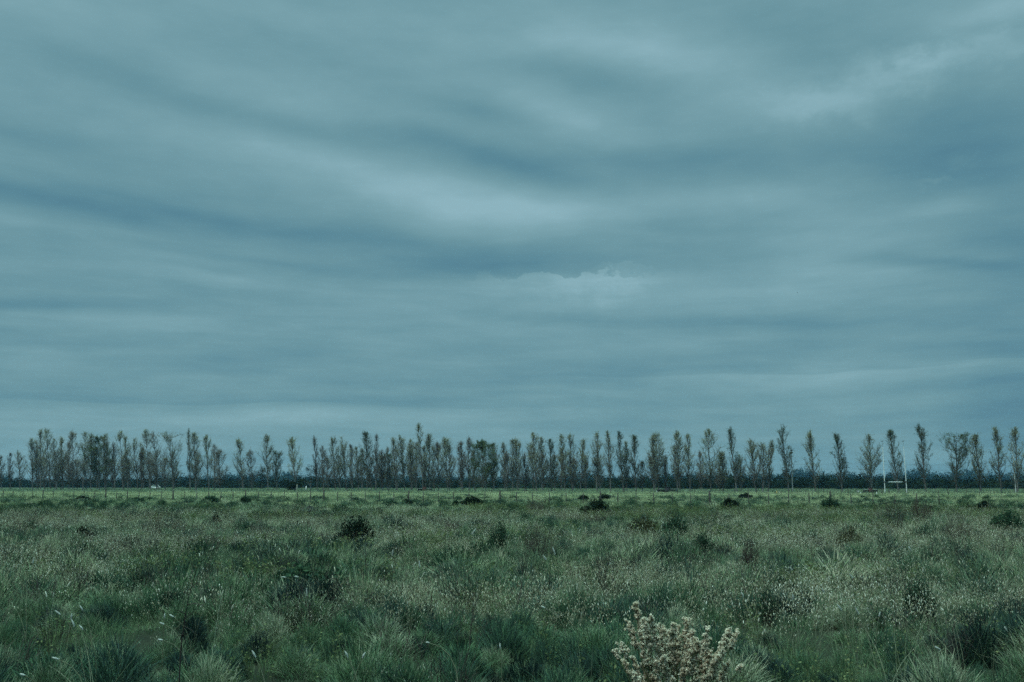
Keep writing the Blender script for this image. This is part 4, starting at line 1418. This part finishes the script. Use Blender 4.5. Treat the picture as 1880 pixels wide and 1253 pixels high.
fence('wire_fence', 149, 94, 2.02, 6, 1.38, (.4, .7, 1.0, 1.25), -30, 1740, 'long wire fence of thin dark posts crossing the pasture, nearer one', None, thin=.052, thick=.09)
fence('wire_fence', 372, 214, 3.6, 4, 1.25, (.4, .8, 1.15), -40, 1400, 'far wire fence running along the foot of the poplar row', None, thin=.05, thick=.08, jitter=.5)
fence('wire_fence', 300, 190, 1.5, 4, 1.35, (.4, .8, 1.15), 1395, 1930, 'close-set dark paling fence in front of the goal posts', None, thin=.04, thick=.06, jitter=.25)
fence('wire_fence', 330, 236, 2.1, 4, 1.35, (.4, .8, 1.15), 1330, 1930, 'dark post fence just behind the goal posts at right', None, thin=.04, thick=.06, jitter=.4)


# ------------------------------------------------------------------ goal posts
def goal(px_l, D, top_py, label, gap=5.6):
    xl = x_at(px_l, D, 3)
    root = empty('goal_posts', (xl + gap / 2, D, 0), -.02)
    for sx in (-1, 1):
        x = sx * gap / 2
        H = z_at(top_py, D)
        k = 9
        t_ = np.linspace(0, 1, k)
        lean = .02 * sx + .02
        P = np.stack([x - lean * t_ ** 2 * 4, 0 * t_, -.1 + (H - 1.5) * t_], 1)
        MB().tubes(P, .115 - .05 * t_, 8).build('upright', MAT['white_paint'], root, smooth=True)
        e_ = P[-1]
        up = MB().tubes(np.stack([e_, e_ + [-.02, 0, .9], e_ + [-.05, 0, 1.45]]), np.array([.032, .03, .03]), 6).build('upper_pole', MAT['grey_metal'], root)
        MB().box(e_ + [-.07, 0, 1.5], (.62, .3, .14), bevel=.03).build('cap', MAT['black_paint'], up)
        col = MB().tubes(np.array([[x, 0, 2.62], [x, 0, 3.22]]), .15, 8, cap=True).build('collar', MAT['black_paint'], root)
    MB().tubes(np.array([[-gap / 2 + .95, 0, 2.93], [0, 0, 2.91], [gap / 2 - .95, 0, 2.93]]), .085, 8, cap=True).build('crossbar', MAT['white_paint'], root, smooth=True)
    dk = MB()
    for sx in (-1, 1):
        dk.tubes(np.array([[sx * (gap / 2 - .1), 0, 2.93], [sx * (gap / 2 - .95), 0, 2.93]]), .086, 8, cap=True)
    dk.build('crossbar_sleeve', MAT['black_paint'], root)
    return tag(root, label, 'goal posts', 'white goal posts on the far playing field')


goal(1624, 262, 809.5, 'tall white H-shaped goal posts with black collars, both uprights in view')
D_ = 283
root = empty('goal_pole', (x_at(1865, D_), D_, 0))
H_p = z_at(812, D_)
MB().tubes(np.array([[0, 0, -.1], [.02, 0, H_p / 2], [-.05, 0, H_p]]), np.array([.13, .09, .05]), 8).build('pole', MAT['white_paint'], root, smooth=True)
MB().tubes(np.array([[0, 0, 2.62], [0, 0, 3.22]]), .16, 8, cap=True).build('collar', MAT['black_paint'], root)
tag(root, 'single white pole with black collar at the right edge beside a poplar', 'pole')

# ------------------------------------------------------------------ lamp pole beside the tall poplar
D_ = 322
root = empty('floodlight_pole', (x_at(1455.5, D_), D_, 0))
zt = z_at(833, D_)
MB().tubes(np.array([[0, 0, -.1], [0, 0, zt / 2], [0, 0, zt]]), np.array([.16, .13, .10]), 8).build('pole', MAT['grey_metal'], root)
MB().box((0, 0, zt + .25), (.85, .5, .62), bevel=.06).box((.05, 0, zt + .95), (.5, .35, .4), bevel=.05).build('lamp_box', MAT['black_paint'], root)
tag(root, 'grey pole with a dark box on top, right of the tallest poplar on the right', 'pole')

# ------------------------------------------------------------------ pylon and power lines
D_ = 900
zt = z_at(840, D_)
root = empty('power_pylon', (x_at(1553.5, D_), D_, 0))
tag(root, 'dark lattice power pylon with three crossarms, left of the goal posts', 'pylon')
mb = MB()
for sx in (-1, 1):
    for sy in (-1, 1):
        mb.tubes(np.array([[sx * 1.45, sy * 1.0, -.3], [sx * 1.15, sy * .9, zt * .6], [sx * .85, sy * .8, zt]]), .16, 4)
k = 12
for i in range(k):
    z0, z1 = zt * i / k, zt * (i + 1) / k
    w0, w1 = 1.45 - .6 * i / k, 1.45 - .6 * (i + 1) / k
    for sy in (-1, 1):
        mb.tubes(np.array([[-w0, sy * .9, z0], [w1, sy * .9, z1]]), .055, 4)
        mb.tubes(np.array([[w0, sy * .9, z0], [-w1, sy * .9, z1]]), .055, 4)
        mb.tubes(np.array([[-w0, sy * .9, z0 + .02], [w0, sy * .9, z0 + .02]]), .05, 4)
mb.build('lattice', MAT['pylon'], root)
MB().box((0, 0, zt + .15), (2.3, 2.0, .5), bevel=.1).build('peak', MAT['pylon'], root)
arms = [(z_at(849.5, D_), 3.6), (z_at(859, D_), 4.2), (z_at(868, D_), 4.0)]
for (z, w) in arms:
    mb = MB()
    for sy in (-.85, .85):
        mb.tubes(np.array([[-w, sy * .2, z], [-1.0, sy, z + .03], [1.0, sy, z + .03], [w, sy * .2, z]]), .14, 4)
        mb.tubes(np.array([[-w, sy * .2, z + .1], [0, sy, z + 1.0], [w, sy * .2, z + .1]]), .07, 4)
    for s in (-1, 1):
        mb.tubes(np.array([[s * w, 0, z], [s * w, 0, z - 1.0]]), .09, 5)
    mb.build('crossarm', MAT['pylon'], root)
x0 = x_at(1553.5, D_)
li = 0
lvl = ['lowest', 'middle', 'top']
for ai, (z, w) in enumerate(arms):
    for s in (-1, 1):
        mb = MB()
        P = []
        for (xa, ya, xb, yb) in ((x0 - 330 * 3, D_ - 30 + 3 * 40, x0, D_), ):
            for kk in range(-3, 2):
                u = np.linspace(0, 1, 13)[:-1]
                X = x0 + 330 * (kk + u)
                P.append(np.stack([X, D_ + s * 3 + (X - x0) * -.08, z - 1.0 - 3.2 * 4 * u * (1 - u) * .6], 1))
        P = np.concatenate(P)
        mb.tubes(P, .032, 3)
        o = mb.build('power_line', MAT['wire'])
        tag(o, '%s %s power cable running from the pylon across the sky' % ({-1: 'nearer', 1: 'farther'}[s], ['top', 'middle', 'lowest'][ai]), 'cable', 'power cables strung from the pylon')

# ------------------------------------------------------------------ low dark shelters at the edge of the playing field
def shelter(px, D, wpx, hpx, mid, label, roof='dark_board'):
    W = wpx / FPX * D
    H = hpx / FPX * D
    root = empty('low_shelter', (x_at(px, D), D, 0), rng.normal(0, .05))
    w = W / 2
    for sx in (-1, 1):
        mb = MB()
        for i in range(7):
            xx = sx * (W * .12 + (w - W * .12) * (i + .5) / 7)
            mb.box((xx, 0, H * .28), ((w - W * .12) / 7 * .86, .07, H * .52 + .05 * (i % 2)), tone=.4, bevel=.01)
        mb.box((sx * (w * .5 + W * .06), -.075, H * .44), (w - W * .12, .06, .12), bevel=.01)
        mb.build('side_panel', MAT['dark_board'], root)
        MB().box((sx * (w + .02), 0, H * .3), (.12, .14, H * .66), bevel=.02).build('end_post', MAT['post_wood'], root)
        MB().box((sx * (w * .5 + W * .06), -.02, H * .60), (w - W * .12 + .1, .5, .06), bevel=.01).build('rail', MAT['grey_metal'], root)
    MB().box((0, -.08, H * .46), (W * .23, 1.0, H * .92), bevel=.05).build('cabin', MAT[mid], root)
    MB().box((0, -.08, H * .96), (W * .27, 1.2, .08), bevel=.02).build('roof', MAT['dark_board'], root)
    return tag(root, label, 'shelter', 'low dark shelters along the playing field')


shelter(780, 330, 26, 9.5, 'rust', 'low dark shelter with rusty red middle, left of centre')
shelter(1225, 292, 37, 10, 'dark_board', 'low dark boarded shelter right of centre under the poplars')
shelter(1598, 268, 25, 10.5, 'rust', 'low dark shelter just left of the tall goal posts')

# small pale things on the field
def marker(px, py0, py1, wpx, D, mat, label, cat, name):
    zb, zt = 0.0, z_at(py0, D)
    w = wpx / FPX * D
    x = x_at(px, D, .5)
    root = empty(name, (x, D, 0))
    MB().box((0, 0, zt / 2), (w, w * .8, zt), bevel=.03).build('body', MAT[mat], root)
    MB().box((0, 0, zt + .03), (w * 1.12, w * .9, .05), bevel=.01).build('top', MAT[mat], root)
    return tag(root, label, cat)


marker(1575.5, 901.5, 906, 3.0, 262, 'white_paint', 'small white box left of the dark shelter near the goal posts', 'box', 'white_box')
marker(1580, 904, 907, 1.6, 250, 'white_paint', 'short white marker right of the small white box', 'marker', 'field_marker')
marker(1609.5, 904, 910, 1.0, 222, 'white_paint', 'thin white stake between the shelter and left goal upright', 'stake', 'marker_stake')
marker(1426, 902, 909, 1.8, 240, 'yellow', 'yellow painted post by the fence under the poplars', 'post', 'yellow_post')
marker(1430.5, 903, 908, 1.2, 250, 'pale_wood', 'pale stub post right of the yellow post', 'post', 'stub_post')
marker(1206, 901.5, 907, 1.5, 262, 'pale_wood', 'pale short post at the left end of the boarded shelter', 'post', 'stub_post')
marker(562, 893, 900, 1.6, 372, 'white_paint', 'white marker post against the thicket left of centre', 'marker', 'field_marker')
marker(545, 890, 904, .9, 240, 'pale_wood', 'tall pale stake among the weeds left of centre', 'stake', 'marker_stake')
# white van far off between the left poplars
D_ = 560
root = empty('parked_van', (x_at(286, D_), D_, 0), .1)
k_ = 1
mb = MB()
prof = [(-2.3, .45), (2.4, .45), (2.45, 1.1), (1.75, 1.35), (1.2, 2.15), (-2.25, 2.2), (-2.35, 1.3)]
n = len(prof)
V = [(x_, y_, z_) for y_ in (-.9, .9) for x_, z_ in prof]
mb.add(V, [[i, (i + 1) % n, n + (i + 1) % n, n + i] for i in range(n)])
for o_ in (0, n):
    mb.f.append(np.array([[o_ + 0, o_ + 1, o_ + 2, o_ + 3], [o_ + 0, o_ + 3, o_ + 4, o_ + 5], [o_ + 0, o_ + 5, o_ + 6, o_ + 6]][:2]))
    mb.f.append(np.array([[o_ + 0, o_ + 5, o_ + 6, o_ + 0]])[:0])
mb.build('body', MAT['white_paint'], root)
MB().box((1.42, -.905, 1.7), (.5, .02, .45)).box((-.2, -.905, 1.75), (1.6, .02, .4)).build('window', MAT['black_paint'], root)
for sx in (-1.4, 1.5):
    for sy in (-.85, .85):
        a = np.linspace(0, 2 * math.pi, 13)
        MB().tubes(np.array([[sx, sy - .1, .34], [sx, sy + .1, .34]]), .34, 12, cap=True).build('wheel', MAT['black_paint'], root)
tag(root, 'white van seen small between poplars at the left', 'van')

# ------------------------------------------------------------------ birds in the sky
def bird(px, py, D, span, label):
    z = z_at(py, D)
    root = empty('bird', (x_at(px, D, z), D, z), rng.uniform(-.5, .5))
    t_ = np.linspace(0, 1, 7)
    body = MB().tubes(np.stack([(t_ - .5) * span * .42, 0 * t_, 0 * t_], 1), np.sin(t_ * math.pi * .94 + .12) * span * .06 + .003, 6)
    body.build('body', MAT['bird'], root, smooth=True)
    for s in (-1, 1):
        w = MB()
        V = []
        for i, u in enumerate(np.linspace(0, 1, 5)):
            yv, zv = s * span * .5 * u, span * (.16 * u - .10 * u * u)
            cdx = span * .10 * (1 - .75 * u)
            V += [(cdx - .04 * span * u, yv, zv), (-cdx - .06 * span * u, yv, zv), (-cdx - .06 * span * u, yv, zv - .01 * span), (cdx - .04 * span * u, yv, zv - .01 * span)]
        F = [[i * 4 + q, i * 4 + (q + 1) % 4, i * 4 + 4 + (q + 1) % 4, i * 4 + 4 + q] for i in range(4) for q in range(4)]
        w.add(V, F).build('wing', MAT['bird'], root)
    return tag(root, label, 'bird', 'birds flying over the field')


bird(1464, 538, 150, .42, 'tiny dark bird high in the right half of the sky')
bird(404, 767, 150, .30, 'tiny dark bird low over the left poplars')
bird(1604, 706, 170, .22, 'faint tiny bird low in the right sky')

# ------------------------------------------------------------------ haze
hz = MB().box((0, 1270, 29), (3100, 2700, 62))
hm = bpy.data.materials.new('haze_air')
hm.use_nodes = True
t = hm.node_tree
t.nodes.clear()
pv = N(t, 'ShaderNodeVolumePrincipled')
pv.inputs['Color'].default_value = (.25, .62, 1.0, 1)
pv.inputs['Density'].default_value = .00005
pv.inputs['Anisotropy'].default_value = 0.0
o = N(t, 'ShaderNodeOutputMaterial')
t.links.new(pv.outputs[0], o.inputs['Volume'])
ho = hz.build('haze', hm)
tag(ho, 'thin blue haze in the air over the whole field', 'haze', kind='stuff')
